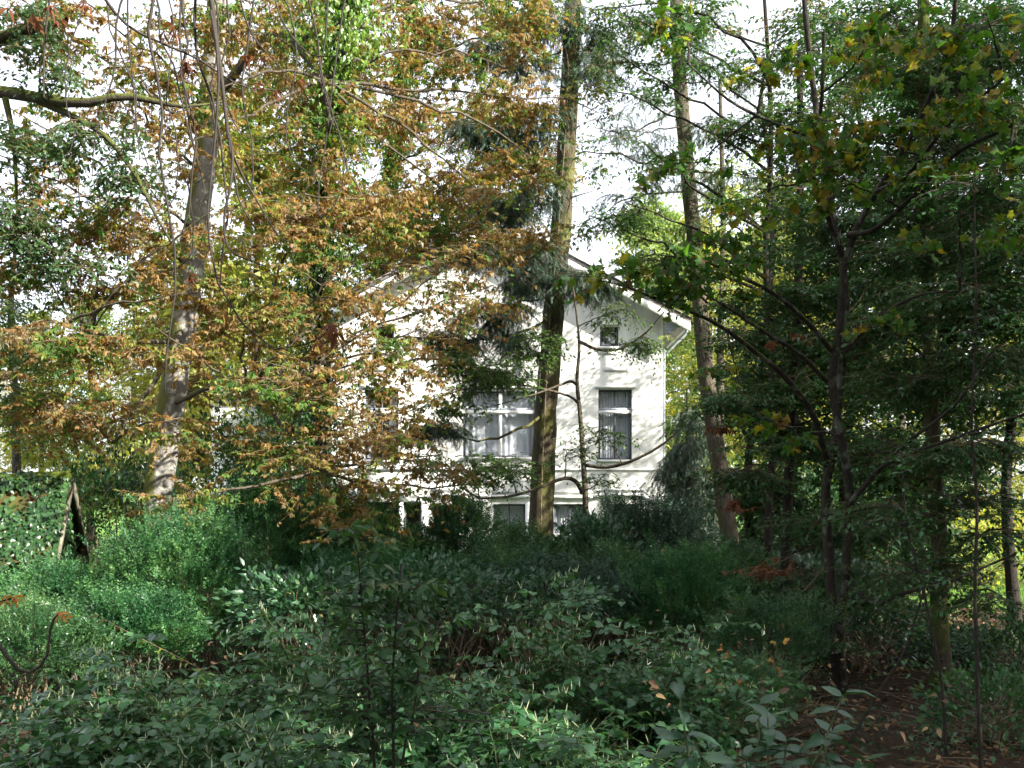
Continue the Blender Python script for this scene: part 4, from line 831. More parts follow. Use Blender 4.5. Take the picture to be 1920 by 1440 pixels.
# ================================================================== SHADY BEECHES ON THAT SIDE
bb_ = gbase(1768, 13.2)
bt = [bb_, P(1763, 1180, 13.2), P(1760, 1000, 13.2), P(1748, 800, 13.2), P(1742, 600, 13.2), P(1735, 300, 13.2), P(1730, -100, 13.2)]
bm = [ms(px, py, y, r, int(n * 1.8)) for px, py, y, r, n in (
    (1700, 480, 12.6, (1.0, .8, .22), 17), (1800, 560, 12, (1.0, .8, .22), 17), (1660, 620, 12.4, (.9, .8, .2), 15), (1840, 680, 12, (.8, .8, .22), 15), (1720, 720, 12.5, (1.0, .8, .2), 16), (1800, 850, 11.6, (.9, .8, .2), 16),
    (1660, 850, 12.4, (.8, .8, .2), 14), (1700, 960, 12.2, (.9, .8, .2), 15), (1850, 940, 12, (.6, .7, .2), 9), (1880, 480, 12, (.7, .8, .3), 14), (1820, 380, 12.5, (1.0, .9, .3), 18), (1700, 340, 13, (1.0, .9, .3), 16), (1860, 230, 12.5, (.8, .8, .4), 14), (1720, 150, 13, (1.1, .9, .4), 18), (1880, 80, 12.5, (.8, .8, .4), 12), (1640, 60, 13.5, (1.0, .9, .4), 13), (1560, 420, 13, (.9, .8, .25), 11), (1880, 1010, 11.6, (.5, .6, .3), 6), (1800, 1060, 12, (.7, .6, .25), 8), (1850, 1120, 11.5, (.5, .5, .2), 5), (1700, 1080, 12.2, (.8, .7, .15), 9), (1620, 420, 13, (.9, .8, .25), 11))]
make_tree("beech_tree", "shaded beech with mossy trunk and flat layers of dark green leaves", "tree", bb_, bt, .12, .07, 'bark_mossy', bm, 'ovate', 'beech', .085,
          tw=8, tl=.55, lpt=9, droop=.15, zr=(-.2, .2), rise=.05, leaf_kw=dict(side=.9, dn=.1, nj=.25, jit=.25), nobj=200, br_r=.010)
b3 = gbase(1470, 16)
bm3 = [ms(px, py, y, r, int(n * 1.6)) for px, py, y, r, n in (
    (1450, 480, 15.2, (1.0, .9, .22), 9), (1500, 560, 15, (1.0, .9, .22), 17), (1430, 640, 15, (1.1, .9, .22), 18), (1500, 720, 14.8, (.9, .8, .2), 15), (1400, 760, 15, (1.0, .9, .22), 18), (1480, 840, 14.8, (1.0, .8, .2), 16),
    (1400, 900, 15, (.8, .8, .25), 13), (1640, 540, 15, (1.1, .9, .25), 17), (1620, 740, 14.8, (1.0, .9, .22), 15), (1640, 1000, 14.5, (1.0, .8, .2), 14), (1520, 980, 14.8, (.9, .8, .2), 13), (1500, 380, 15.6, (1.0, .9, .3), 8), (1400, 570, 15.4, (.8, .8, .22), 8), (1500, 1090, 14.6, (.8, .8, .2), 12), (1640, 1130, 14.2, (.9, .8, .15), 13), (1420, 240, 16, (1.0, .9, .3), 8), (1560, 200, 16, (1.2, .9, .4), 14))]
make_tree("beech_tree", "green beech spreading low leafy tiers behind the two-stemmed sycamore", "tree", b3, [b3, P(1475, 1000, 16), P(1490, 700, 16), P(1500, 400, 16), P(1500, 100, 16)], .09, .05, 'bark_dark', bm3, 'ovate', 'beech', .09,
          tw=8, tl=.55, lpt=9, droop=.15, zr=(-.2, .2), rise=.05, leaf_kw=dict(side=.9, dn=.1, nj=.25, jit=.25), nobj=160, br_r=.010)
b4 = gbase(1452, 17.2)
bm4 = [ms(px, py, y, r, n) for px, py, y, r, n in ((1240, 60, 16, (.9, .8, .5), 18), (1300, 20, 16.4, (.9, .8, .4), 14), (1330, 130, 16, (.8, .7, .3), 12), (1430, 120, 16.4, (1.0, .8, .4), 16), (1500, 220, 16, (1.0, .8, .35), 16), (1400, 260, 16.4, (.9, .8, .3), 12), (1560, 60, 16.5, (1.0, .8, .5), 16),
    (1450, 400, 16, (1.1, .8, .4), 9), (1370, 500, 16, (.9, .7, .35), 7), (1500, 30, 16.5, (.9, .8, .4), 10), (1250, 300, 15.6, (.7, .6, .2), 7), (1370, 380, 16, (.8, .7, .3), 6), (1470, 330, 15.8, (.8, .7, .3), 7), (1160, 40, 16, (.8, .7, .5), 15), (1150, 180, 16, (.7, .6, .4), 10), (1210, 130, 16, (.7, .6, .4), 10), (1130, 300, 16, (.6, .5, .3), 6), (1210, 400, 15.8, (.7, .6, .25), 8), (1140, 420, 15.8, (.6, .5, .2), 6), (1200, 500, 15.6, (.6, .5, .2), 6))]
make_tree("hornbeam_tree", "slim hornbeam with small bronze leaves high between conifer and sycamore", "tree", b4, [b4, P(1440, 1000, 17.2), P(1452, 760, 17.2), P(1436, 500, 17.1), P(1446, 250, 17), P(1430, -60, 17)], .075, .03, 'bark_dark', bm4, 'ovate', 'bronze', .085,
          tw=7, tl=.55, lpt=8, droop=.2, zr=(-.25, .25), rise=.05, leaf_kw=dict(side=.9, dn=.15, nj=.35, jit=.3), nobj=100, br_r=.009, twigmat='twig_dark', limb_r=.4)
# thin dark saplings in the shade
for k, (pts, Y, lab) in enumerate((
        ([(1842, 1460), (1834, 1300), (1828, 1100), (1832, 950), (1822, 800), (1830, 600), (1826, 350)], 8.6, "thin straight dark sapling rising through the beech shade"),
        ([(1775, 1400), (1764, 1270), (1730, 1100), (1700, 980), (1690, 850)], 9.6, "bent bare sapling with mossy side twigs on the leaf litter"),
        ([(1580, 1430), (1640, 1310), (1700, 1210), (1740, 1080), (1790, 940)], 9.8, "leaning dark sapling crossing in front of the beech trunk"))):
    bse = gbase(pts[0][0], Y)
    pp = [bse] + [P(a, b, Y) for a, b in pts[1:]]
    make_tree("sapling", lab, "sapling", bse, pp, .020 if k == 0 else .017, .007, 'bark_dark', [ms(pts[-2][0], pts[-2][1], Y, (.5, .5, .4), 6), ms(pts[-3][0], pts[-3][1], Y, (.5, .5, .3), 5), ms(pts[-1][0], pts[-1][1], Y, (.5, .5, .3), 6)],
              'ovate', 'beech', .07, tw=3, tl=.4, lpt=5, flare=.1, S=7, twigmat='twig_dark', droop=.1, group="thin saplings in the shade", br_r=.008)
# dark trunks and leaf walls further into the shade
wall_specs = [
    (1420, 23, [(1480, 600, 1.6, .8, 16), (1460, 680, 1.8, .9, 22), (1440, 780, 1.8, 1.0, 28), (1420, 930, 1.5, .8, 24), (1460, 1040, 1.8, .7, 22)], "shadowy leafy tree between the leaning conifer and the sycamore"),
    (1600, 22, [(1590, 120, 2.2, 1.3, 26), (1600, 330, 2.2, 1.2, 34), (1580, 520, 2.0, 1.1, 34), (1620, 680, 2.0, 1.0, 34), (1590, 840, 2.0, 1.0, 34), (1610, 1000, 1.9, .9, 34), (1560, 1090, 1.6, .5, 18)], "dark leafy tree straight behind the two-stemmed sycamore"),
    (1760, 20, [(1740, 80, 2.0, 1.2, 28), (1760, 250, 2.0, 1.1, 32), (1740, 420, 1.9, 1.0, 34), (1770, 570, 1.9, 1.0, 34), (1740, 730, 1.8, .9, 34), (1730, 880, 1.5, .8, 26), (1690, 1010, 1.2, .7, 22)], "dark leafy tree behind the mossy beech trunk"),
    (1905, 19, [(1900, 80, 1.8, 1.1, 26), (1910, 250, 1.8, 1.0, 30), (1890, 420, 1.8, 1.0, 32), (1910, 580, 1.7, .9, 30), (1900, 730, 1.6, .7, 16)], "dark leafy tree at the far edge above the sunlit meadow")]
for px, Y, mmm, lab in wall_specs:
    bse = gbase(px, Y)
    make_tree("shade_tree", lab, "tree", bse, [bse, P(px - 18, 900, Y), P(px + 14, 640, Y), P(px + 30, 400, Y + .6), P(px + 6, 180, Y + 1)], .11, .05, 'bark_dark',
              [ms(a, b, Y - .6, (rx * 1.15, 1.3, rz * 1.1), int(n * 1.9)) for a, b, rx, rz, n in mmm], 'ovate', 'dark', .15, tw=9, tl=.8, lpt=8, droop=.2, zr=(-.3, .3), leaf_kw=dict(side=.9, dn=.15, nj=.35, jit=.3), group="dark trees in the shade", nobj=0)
# chestnut sprays with orange leaves hanging on that side
for (px, py, Y, r, n, lab) in ((1355, 805, 14.5, (.35, .3, .06), 6, "orange chestnut spray crossing the leaning conifer trunk"), (1430, 1075, 13.5, (.6, .3, .08), 8, "rusty chestnut spray low before the dark evergreens"), (1400, 1150, 12.8, (.45, .3, .08), 6, "rusty chestnut spray just above the small shaded bush"), (1380, 950, 14.5, (.4, .3, .1), 5, "rusty chestnut spray halfway down the leaning conifer"), (1480, 640, 13, (.4, .3, .1), 3, "few rusty leaves hanging before the beech tiers")):
    base = P(px, py, Y); nb = thing("chestnut_spray", base, lab, "branch")
    e = P(px + 160, py - 120, Y + 2); lp = bez(e[None], (base + np.array([-.2, 0, 0]))[None], 14, -.1, .05); V, Fq = tubes(lp, np.linspace(.012, .005, 14)[None], 5); mobj("stem", V, [Fq], M['twig'], nb, True)
    cc = ell_points(n, base, r); p0 = lp[0][rng.integers(8, 14, n)]; br = bez(p0, cc, 6, -.05, .1); V, Fq = tubes(br, np.full((n, 6), .004), 4); mobj("twigs", V, [Fq], M['twig'], nb, True, "stuff")
    p, a, nn = twig_leaves(br, 6, .3, .9, .2, .4, .3); leaves("foliage", 'palm', p, a, nn, .085 * rng.uniform(.7, 1.2, len(p)), M['rust'], nb, 60)

# ================================================================== OVERHANGING CHESTNUT NEAR THE CAMERA: dark hanging shoots
hb = np.array([-6.5, 2.0, float(ground_z(-6.5, 2.0))])
ht = [hb, hb + [0.1, .1, 2], hb + [.1, .3, 5], hb + [.4, .6, 8], hb + [.6, .8, 11]]
D7 = 7.0
hl = [([np.array(ht[2]) + [0, 0, .5], P(150, -420, 6), P(330, -260, 6.8), P(385, -60, D7), P(412, 120, D7), P(428, 260, D7)], 0.028, 0.012),
      ([P(400, 60, D7), P(420, 180, D7), P(430, 270, D7), P(440, 330, D7), P(450, 380, D7), P(480, 430, D7)], 0.0104, 0.0049),
      ([P(428, 250, D7), P(436, 290, D7), P(432, 350, 6.9), P(420, 410, 6.9), P(432, 470, 6.9), P(500, 500, 6.8)], 0.0119, 0.0041),
      ([P(432, 280, D7), P(455, 330, 7.1), P(490, 390, 7.1), P(520, 440, 7.1), P(545, 455, 7.1)], 0.0089, 0.0032),
      ([P(395, 20, D7), P(410, 120, 6.9), P(405, 240, 6.9), P(395, 340, 6.9), P(390, 420, 6.9), P(412, 540, 6.9), P(500, 650, 6.9), P(590, 640, 6.9), P(620, 610, 6.9)], 0.0104, 0.0041),
      ([P(330, -200, 6.8), P(300, -60, 6.8), P(278, 50, 6.8), P(285, 100, 6.8), P(305, 200, 6.8), P(298, 300, 6.8), P(325, 440, 6.8), P(328, 560, 6.8), P(305, 720, 6.8), P(330, 740, 6.8)], 0.0134, 0.0041),
      ([P(280, -120, 6.6), P(222, 20, 6.6), P(215, 130, 6.6), P(180, 250, 6.6), P(172, 340, 6.6)], 0.0089, 0.0032),
      ([P(240, -100, 6.6), P(240, 60, 6.6), P(250, 160, 6.6), P(262, 300, 6.6)], 0.0074, 0.0032),
      ([P(120, -160, 6), P(90, 20, 6), P(82, 120, 6), P(88, 190, 6), P(135, 100, 6), P(120, 190, 6)], 0.0074, 0.0024),
      ([P(170, -40, 6.8), P(230, 40, 6.9), P(290, 75, 7), P(370, 110, 7.2), P(450, 160, 7.4), P(520, 170, 7.6)], 0.0119, 0.0049),
      ([P(500, -60, 7.4), P(530, 40, 7.4), P(580, 100, 7.4), P(640, 105, 7.3)], 0.0074, 0.0032),
      ([P(440, -40, 7.2), P(470, 60, 7.2), P(520, 120, 7.2), P(555, 165, 7.2)], 0.0074, 0.0032),
      ([np.array(ht[1]) + [0, 0, .1], np.array([-4.2, 3.2, 2.0]), P(-120, 1120, 5), P(-15, 1200, 5), P(30, 1252, 5), P(60, 1260, 5), P(86, 1235, 5), P(92, 1200, 5), P(98, 1165, 5), P(112, 1150, 5)], 0.0135, 0.0050),
      ([P(-120, 1120, 5), P(-60, 1140, 5), P(-10, 1130, 5), P(30, 1120, 5)], 0.0089, 0.0041)]
for px0 in (150, 200, 260, 320, 345, 370, 455, 500, 560, 610, 660, 430, 385, 300):
    Y = rng.uniform(7, 9.5); x = px0; y = rng.uniform(-140, -60); pts = [P(x - 10, y - 40, Y), P(x, y, Y)]; end = rng.uniform(160, 470)
    while y < end:
        y += rng.uniform(60, 100); x += rng.normal() * 16 + 4; pts.append(P(x, y, Y))
    sg = rng.choice([-1, 1])
    pts += [P(x + sg * 22, y + 45, Y), P(x + sg * 60, y + 62, Y), P(x + sg * 100, y + 40, Y)]
    hl.append((pts, rng.uniform(.008, .012), .003))
hroot = make_tree("chestnut_overhang", "nearby chestnut whose dark bare shoots hang down before the brown crown", "tree", hb, ht, .25, .12, 'bark_dark', 
          [dict(c=hb + np.array([.5, .5, 10]), r=(2.2, 2.2, 1.5), n=30), dict(c=np.array([-3.2, 5.2, 10.6]), r=(2.6, 2.4, 1.2), n=36), dict(c=np.array([-.8, 7.6, 11.8]), r=(2.8, 2.4, 1.2), n=40), dict(c=np.array([-6.2, 8.2, 11.2]), r=(2.6, 2.4, 1.2), n=36), dict(c=np.array([-1.0, 3.2, 9.6]), r=(2.4, 2.2, 1.2), n=36), dict(c=np.array([-3.6, 10.2, 12.8]), r=(2.8, 2.4, 1.2), n=36)], 'palmlo', 'chestnut', .19, tw=6, tl=.7, lpt=5, limbs=hl, droop=.6, leaf_kw=ck, limb_name="shoot", twigmat='twig_dark', limb_bark='twig_dark')
pp, aa, nn_ = [], [], []
for (px, py, Y, k) in ((112, 1150, 5, 2), (122, 1160, 5, 1), (30, 1120, 5, 2), (12, 1128, 5, 2)):
    for j in range(k):
        pp.append(P(px + rng.normal() * 4, py + rng.normal() * 3, Y)); aa.append([.9 + rng.normal() * .3, -.2 + rng.normal() * .4, .05 + rng.normal() * .15]); nn_.append([rng.normal() * .3, -.3, 1])
leaves("foliage", "palm", pp, aa, nn_, .05, M['orange'], hroot, 40)
pp, aa, nn_ = [], [], []
for (px, py, Y) in ((500, 160, 7.4), (515, 170, 7.5), (600, 640, 6.9), (618, 612, 6.9), (632, 625, 6.9), (325, 60, 7), (345, 120, 7), (360, 130, 7), (110, 40, 6), (140, 15, 6), (90, 10, 6), (310, 50, 7), (480, 110, 7.2), (560, 145, 7.2), (640, 420, 7), (355, 520, 6.9), (30, 10, 6), (60, 40, 6), (465, 108, 7.2)):
    for j in range(2):
        pp.append(P(px + rng.normal() * 8, py + rng.normal() * 6, Y)); aa.append([rng.normal() * .6, -.2, -.3 + rng.normal() * .4]); nn_.append([rng.normal() * .5, -.4, 1])
leaves("foliage", "curl", pp, aa, nn_, .085 * rng.uniform(.6, 1.2, len(pp)), M['rust'], hroot, 60)

# ================================================================== BACKGROUND TREES IN SUN
def bg_variant(name, hgt, wid, lmat, seed, loc, label, conif=False, leaf=.22):
    base = np.array(loc, float)
    mas = []
    r = np.random.default_rng(seed)
    nM = 15
    for k in range(nM):
        t = (k + .5) / nM; z = hgt * (.14 + .82 * t)
        w = wid * (1.05 - t * (.9 if conif else .45)); a = k * 2.4
        off = w * .5 * r.uniform(.4, 1)
        mas.append(dict(c=base + np.array([math.cos(a) * off, math.sin(a) * off, z]), r=(w * .62, w * .62, hgt * .075), n=16))
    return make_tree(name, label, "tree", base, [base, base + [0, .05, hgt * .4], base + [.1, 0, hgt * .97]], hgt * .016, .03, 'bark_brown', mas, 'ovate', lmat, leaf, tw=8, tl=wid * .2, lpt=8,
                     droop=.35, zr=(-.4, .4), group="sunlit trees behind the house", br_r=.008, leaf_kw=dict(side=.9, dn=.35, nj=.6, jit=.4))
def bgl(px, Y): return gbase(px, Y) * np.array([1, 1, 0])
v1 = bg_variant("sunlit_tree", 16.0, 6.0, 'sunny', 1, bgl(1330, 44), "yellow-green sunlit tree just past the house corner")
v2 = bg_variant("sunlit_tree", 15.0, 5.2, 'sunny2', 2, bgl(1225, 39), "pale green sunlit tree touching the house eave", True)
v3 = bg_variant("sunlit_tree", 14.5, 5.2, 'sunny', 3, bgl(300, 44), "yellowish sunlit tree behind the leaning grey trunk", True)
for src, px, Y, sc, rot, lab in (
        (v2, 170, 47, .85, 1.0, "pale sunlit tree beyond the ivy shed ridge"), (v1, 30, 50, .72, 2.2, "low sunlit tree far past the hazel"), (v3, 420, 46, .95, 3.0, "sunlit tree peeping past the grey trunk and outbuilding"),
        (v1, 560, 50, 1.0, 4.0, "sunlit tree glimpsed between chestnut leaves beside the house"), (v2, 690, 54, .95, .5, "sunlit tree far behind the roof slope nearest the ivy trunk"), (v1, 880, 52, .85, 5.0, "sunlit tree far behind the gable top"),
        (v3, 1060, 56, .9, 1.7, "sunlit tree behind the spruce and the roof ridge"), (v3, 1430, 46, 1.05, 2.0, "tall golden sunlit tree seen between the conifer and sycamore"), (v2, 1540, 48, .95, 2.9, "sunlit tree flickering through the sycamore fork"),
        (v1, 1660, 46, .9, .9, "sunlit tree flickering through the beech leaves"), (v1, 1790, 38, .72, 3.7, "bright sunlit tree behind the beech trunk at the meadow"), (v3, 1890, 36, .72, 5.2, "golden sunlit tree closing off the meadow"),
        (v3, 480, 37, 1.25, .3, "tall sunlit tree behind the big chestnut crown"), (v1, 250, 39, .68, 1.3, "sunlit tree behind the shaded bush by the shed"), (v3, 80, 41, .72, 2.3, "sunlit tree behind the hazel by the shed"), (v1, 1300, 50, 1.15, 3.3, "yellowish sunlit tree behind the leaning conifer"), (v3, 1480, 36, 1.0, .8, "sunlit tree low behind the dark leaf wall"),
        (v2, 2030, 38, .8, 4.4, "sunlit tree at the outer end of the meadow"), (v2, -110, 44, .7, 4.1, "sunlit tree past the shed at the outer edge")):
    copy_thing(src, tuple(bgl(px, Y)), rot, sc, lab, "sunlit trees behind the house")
# low sunlit shrubs at the meadow end
def bush(name, label, c, r, n, kind, mat, size, group=None, nobj=0, up=.6, stems=True, cat="shrub", out=.8):
    base = np.array([c[0], c[1], float(ground_z(c[0], c[1]))])
    root = thing(name, base, label, cat, group)
    c = np.asarray(c, float)
    d = rand_dirs(n, -.55, 1.0); rad = rng.uniform(.45, 1.0, n) ** .5
    lump = 1 + .26 * np.sin(d[:, 0] * 6 + c[0] * 3) * np.cos(d[:, 1] * 5 + c[1]) + .18 * np.sin(d[:, 2] * 9 + d[:, 0] * 7 + c[0]) + .12 * rng.normal(size=n) + .35 * (rng.uniform(size=n) < .05) * rng.uniform(size=n)
    p = c + d * np.asarray(r) * (rad * lump)[:, None]
    p[:, 2] = np.maximum(p[:, 2], base[2] + .03)
    a = nz(d * out + np.array([0, 0, up]) + rng.normal(size=d.shape) * .35)
    nn = nz(rng.normal(size=d.shape) * .6 + np.array([0, -.3, .8]))
    size = size * (1.28 if kind == 'feather' else 1)
    leaves("foliage", kind, p, a, nn, size * rng.uniform(.6, 1.25, n), M[mat], root, nobj, "shoot" if kind == 'feather' else "leaf")
    if kind in ('feather', 'ovate') and n > 1000:
        q_ = rng.integers(0, n, n // 9); pe = p[q_] + rng.normal(size=(len(q_), 3)) * .06
        leaves("foliage", 'ovate' if kind == 'feather' else 'fine', pe, nz(a[q_] + rng.normal(size=(len(q_), 3)) * .5), nz(nn[q_] + rng.normal(size=(len(q_), 3)) * .4), .075 * rng.uniform(.5, 1.4, len(q_)), M['cover'], root)
    if stems:
        k = 34; tips = p[rng.integers(0, n, k)]; st = base + np.stack([rng.normal(size=k) * r[0] * .2, rng.normal(size=k) * r[1] * .2, np.zeros(k)], -1)
        bb = bez(st, tips, 8, .1, .1); V, Fq = tubes(bb, np.broadcast_to(np.linspace(.014, .004, 8)[None], (k, 8)), 4); mobj("stems", V, [Fq], M['twig'], root, True, "stuff")
    return root
# ================================================================== SHRUBS
bush("boxwood_bush", "big rounded boxwood bush in front of the grey trunk", P(345, 1120, 13.4), (1.0, .9, 1.0), 4200, 'feather', 'box', .15, nobj=150)
bush("boxwood_bush", "tall feathery boxwood behind the big rounded one", P(480, 1030, 16), (.85, .8, 1.05), 2800, 'feather', 'box', .16, nobj=60)
bush("boxwood_bush", "low boxwood spreading beneath the ivy shed", P(120, 1150, 13.2), (1.1, .8, .55), 3400, 'feather', 'box', .14, nobj=60)
bush("boxwood_bush", "small dark boxwood at the near edge under orange leaves", P(40, 1220, 11), (.8, .7, .5), 2400, 'feather', 'yew', .13)
bush("boxwood_bush", "broad green boxwood below the drooping chestnut branches", P(630, 1030, 17), (1.0, .9, .85), 3000, 'feather', 'box', .16)
bush("yew_bush", "pointed yew bush in front of the dark porch window", P(860, 1030, 19), (.7, .7, .85), 2600, 'feather', 'yew', .17, nobj=60)
bush("yew_bush", "low yew beneath the porch pillar", P(735, 1065, 18.5), (.7, .7, .6), 2300, 'feather', 'box', .16)
bush("yew_bush", "spreading yew at the foot of the spruce", P(980, 1075, 18), (1.1, .8, .65), 3400, 'feather', 'yew', .17)
bush("leafy_shrub", "bluish leafy shrub against the young oak stem", P(1115, 1040, 18), (.75, .7, .65), 1800, 'ovate', 'bramble', .13, nobj=80)
bush("yew_bush", "dark yew hiding the house corner", P(1200, 1040, 20), (1.3, .9, .95), 4000, 'feather', 'needle', .2)
bush("yew_bush", "feathery grey-green bush below the leaning conifer", P(1285, 1140, 14.5), (.85, .8, .75), 3400, 'feather', 'box', .14, nobj=60)
bush("yew_bush", "dark evergreen mound under the grey-green bush and spruce", P(1050, 1130, 15), (1.25, .9, .5), 3600, 'feather', 'needle', .17)
for bx0, by0, bY, rr, lab in ((690, 1120, 14.8, (1.2, .8, .6), "feathery boxwood between bramble thicket and porch yew"), (1170, 1120, 16, (1.0, .8, .7), "feathery boxwood under the young oak"), (250, 1190, 12, (.8, .6, .4), "low boxwood tucked at the foot of the big rounded one"), (930, 1110, 15.8, (1.0, .8, .6), "feathery yew in the middle under the spruce"), (1350, 1090, 17, (.9, .7, .5), "dark feathery yew at the base of the leaning conifer"), (560, 1000, 18.5, (.9, .7, .8), "upright boxwood below the hanging chestnut leaves")):
    bush("boxwood_bush", lab, P(bx0, by0, bY), rr, 2600, 'feather', 'box' if bx0 < 800 else 'yew', .15)
bush("bramble_thicket", "bluish bramble thicket next to the big boxwood", P(570, 1150, 12.2), (.95, .8, .5), 1900, 'ovate', 'bramble', .11, nobj=200, cat="bramble", up=.0)
bush("bramble_thicket", "bramble tangle in the middle behind the knotweed", P(800, 1130, 13), (1.2, .8, .5), 2400, 'ovate', 'bramble', .095, nobj=120, cat="bramble", up=.1)
bush("bramble_thicket", "loose bramble growing over the bank under the spruce", P(1000, 1120, 13.2), (.9, .7, .35), 1300, 'ovate', 'bramble', .1, nobj=80, cat="bramble", up=.1)
bush("holly_bush", "small shaded bush at the foot of the sycamore", P(1440, 1200, 12.6), (.75, .6, .45), 1700, 'feather', 'yew', .13)
bush("holly_bush", "shaded low shrub beyond the sycamore stems", P(1640, 1200, 15.5), (1.6, .9, .35), 2600, 'ovate', 'bramble', .1, nobj=60, up=.1)
bush("fern_bank", "pale bluish seedlings massed under the sycamore and beech", P(1620, 1160, 14.2), (1.0, .7, .3), 1300, 'ovate', 'bramble', .095, nobj=80, up=.05)
bush("fern_bank", "bluish low leaves carpeting the gap beside the beech trunk", P(1700, 1230, 15), (1.5, .8, .25), 1500, 'ovate', 'bramble', .09, nobj=60, up=.05)
bush("holly_bush", "small dark bush on the litter just past the knotweed", P(1410, 1300, 10.4), (.5, .45, .3), 900, 'feather', 'yew', .11)
bush("holly_bush", "thin leafy bush at the outer edge in front of the meadow", P(1900, 1230, 14), (.8, .6, .5), 1500, 'ovate', 'dark', .09, up=.2)
bush("holly_bush", "dark shrub under the meadow gap behind the beech trunk", P(1800, 1220, 17), (1.6, .8, .35), 1800, 'ovate', 'dark', .1, up=.2)
bush("fir_thicket", "blue-green fir boughs low behind the sycamore", P(1500, 1120, 18), (1.9, .9, .55), 2600, 'spray', 'needle', .3)
bush("holly_bush", "dense bush in the corner under the thin sapling", P(1860, 1330, 10.2), (.7, .6, .4), 1500, 'ovate', 'beech', .075, nobj=60, up=.2)
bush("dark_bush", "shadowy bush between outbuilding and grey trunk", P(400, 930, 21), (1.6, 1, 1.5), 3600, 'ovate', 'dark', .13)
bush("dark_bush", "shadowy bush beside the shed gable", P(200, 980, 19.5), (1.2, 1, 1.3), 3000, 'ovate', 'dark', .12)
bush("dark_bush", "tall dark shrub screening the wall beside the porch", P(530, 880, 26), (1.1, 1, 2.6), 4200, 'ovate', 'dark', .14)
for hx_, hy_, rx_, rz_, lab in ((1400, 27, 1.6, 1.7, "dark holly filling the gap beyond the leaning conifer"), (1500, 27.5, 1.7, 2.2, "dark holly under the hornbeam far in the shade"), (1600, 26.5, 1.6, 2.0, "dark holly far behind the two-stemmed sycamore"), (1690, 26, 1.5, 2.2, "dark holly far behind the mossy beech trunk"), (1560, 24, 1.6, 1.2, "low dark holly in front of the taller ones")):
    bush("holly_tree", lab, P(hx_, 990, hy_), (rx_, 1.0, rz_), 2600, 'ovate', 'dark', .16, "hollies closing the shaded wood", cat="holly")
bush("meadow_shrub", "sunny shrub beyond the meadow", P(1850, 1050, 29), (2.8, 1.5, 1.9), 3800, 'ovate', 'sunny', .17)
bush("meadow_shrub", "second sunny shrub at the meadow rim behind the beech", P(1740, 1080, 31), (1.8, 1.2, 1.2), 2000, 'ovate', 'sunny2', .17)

# knotweed
def knotweed(label, px0, px1, pyt, Y, nc, hgt, spread, nobj, flowers=1.0, fz=None):
    xc = ((px0 + px1) / 2 - CX) / F * Y; hw = (px1 - px0) / 2 / F * Y
    base = np.array([xc, Y, float(ground_z(xc, Y))])
    root = thing("knotweed_clump", base, label, "knotweed", "knotweed clumps")
    bx_ = xc + rng.uniform(-1, 1, nc) * hw; by = Y + rng.uniform(-1, 1, nc) * spread
    B = np.stack([bx_, by, ground_z(bx_, by)], -1)
    hh = hgt * rng.uniform(.5, 1.12, nc) * (1 + .14 * np.sin(bx_ * 3.1 + by * 2.3)) * (1 - .25 * np.abs((bx_ - xc) / max(hw, .01)) ** 3)
    D = nz(rng.normal(size=(nc, 3)) * np.array([1, 1, 0]) + np.array([0, -.35, 0])) * rng.uniform(.25, .6, nc)[:, None]
    s = np.linspace(0, 1, 9)[None, :, None]
    cane = B[:, None] + D[:, None] * s**2.2 + np.array([0, 0, 1.0]) * (hh[:, None, None] * (1.12 * s - .12 * s**4))
    V, Fq = tubes(cane, np.broadcast_to(np.linspace(.008, .003, 9)[None], (nc, 9)), 4); A = Acc(); A.add(V, Fq)
    t = grow_twigs(cane, 7, .42, (-.05, .35), .25, 0, s0=.4, fwd=.3)
    V, Fq = tubes(t, np.full(t.shape[:2], .003), 3); A.add(V, Fq)
    A.obj("canes", M['cane'], root, True, "stuff")
    p, a, n_ = twig_leaves(t, 9, .05, .9, .15, .38, .25)
    leaves("foliage", "heart", p, a, n_, .074 * rng.uniform(.5, 1.25, len(p)), M['knot'], root, nobj)
    if flowers:
        m = int(len(t) * 4.5 * flowers); i = rng.integers(0, len(t), m); i = i[np.sin(t[i, 0, 0] * 4.1 + 1) + np.sin(t[i, 0, 1] * 5.3 + t[i, 0, 0] * 2) > -.1]; m = len(i); k = rng.integers(1, 4, m)
        p = t[i, k] + np.array([0, 0, .01]); 
        keep = p[:, 2] > base[2] + hgt * .72
        p = p[keep]; a = nz(np.array([0, 0, 1.0]) + rng.normal(size=p.shape) * .35)
        leaves("flowers", "spike", p, a, rand_dirs(len(p)), .06 * rng.uniform(.5, 1.3, len(p)), M['flower'], root, 60, "flower_spike")
    return root
knotweed("flowering knotweed bank in the middle below the bramble tangle", 440, 760, 1200, 8.3, 90, 1.45, .6, 140)
knotweed("arching knotweed hump with pale spikes under the spruce", 960, 1290, 1180, 8.6, 90, 1.55, .55, 200, .8)
knotweed("pale flowering knotweed before the dark hollow", 190, 460, 1290, 7.2, 75, 1.30, .5, 140)
knotweed("knotweed along the bottom edge in the near corner", -40, 260, 1330, 7.0, 70, 1.08, .7, 120, .3)
knotweed("nearest knotweed along the bottom with dense pale spikes", 300, 720, 1340, 6.2, 110, 1.20, .55, 180, 1.0)
knotweed("knotweed spreading behind the thin hazel stems", 680, 1000, 1290, 7.4, 90, 1.22, .6, 160, .6)
knotweed("low knotweed near the bottom under the arching hump", 880, 1260, 1380, 6.2, 90, 1.08, .55, 160, .4)
knotweed("loose knotweed below the small shaded bush", 1180, 1390, 1290, 9.2, 50, 1.1, .6, 100, .2)

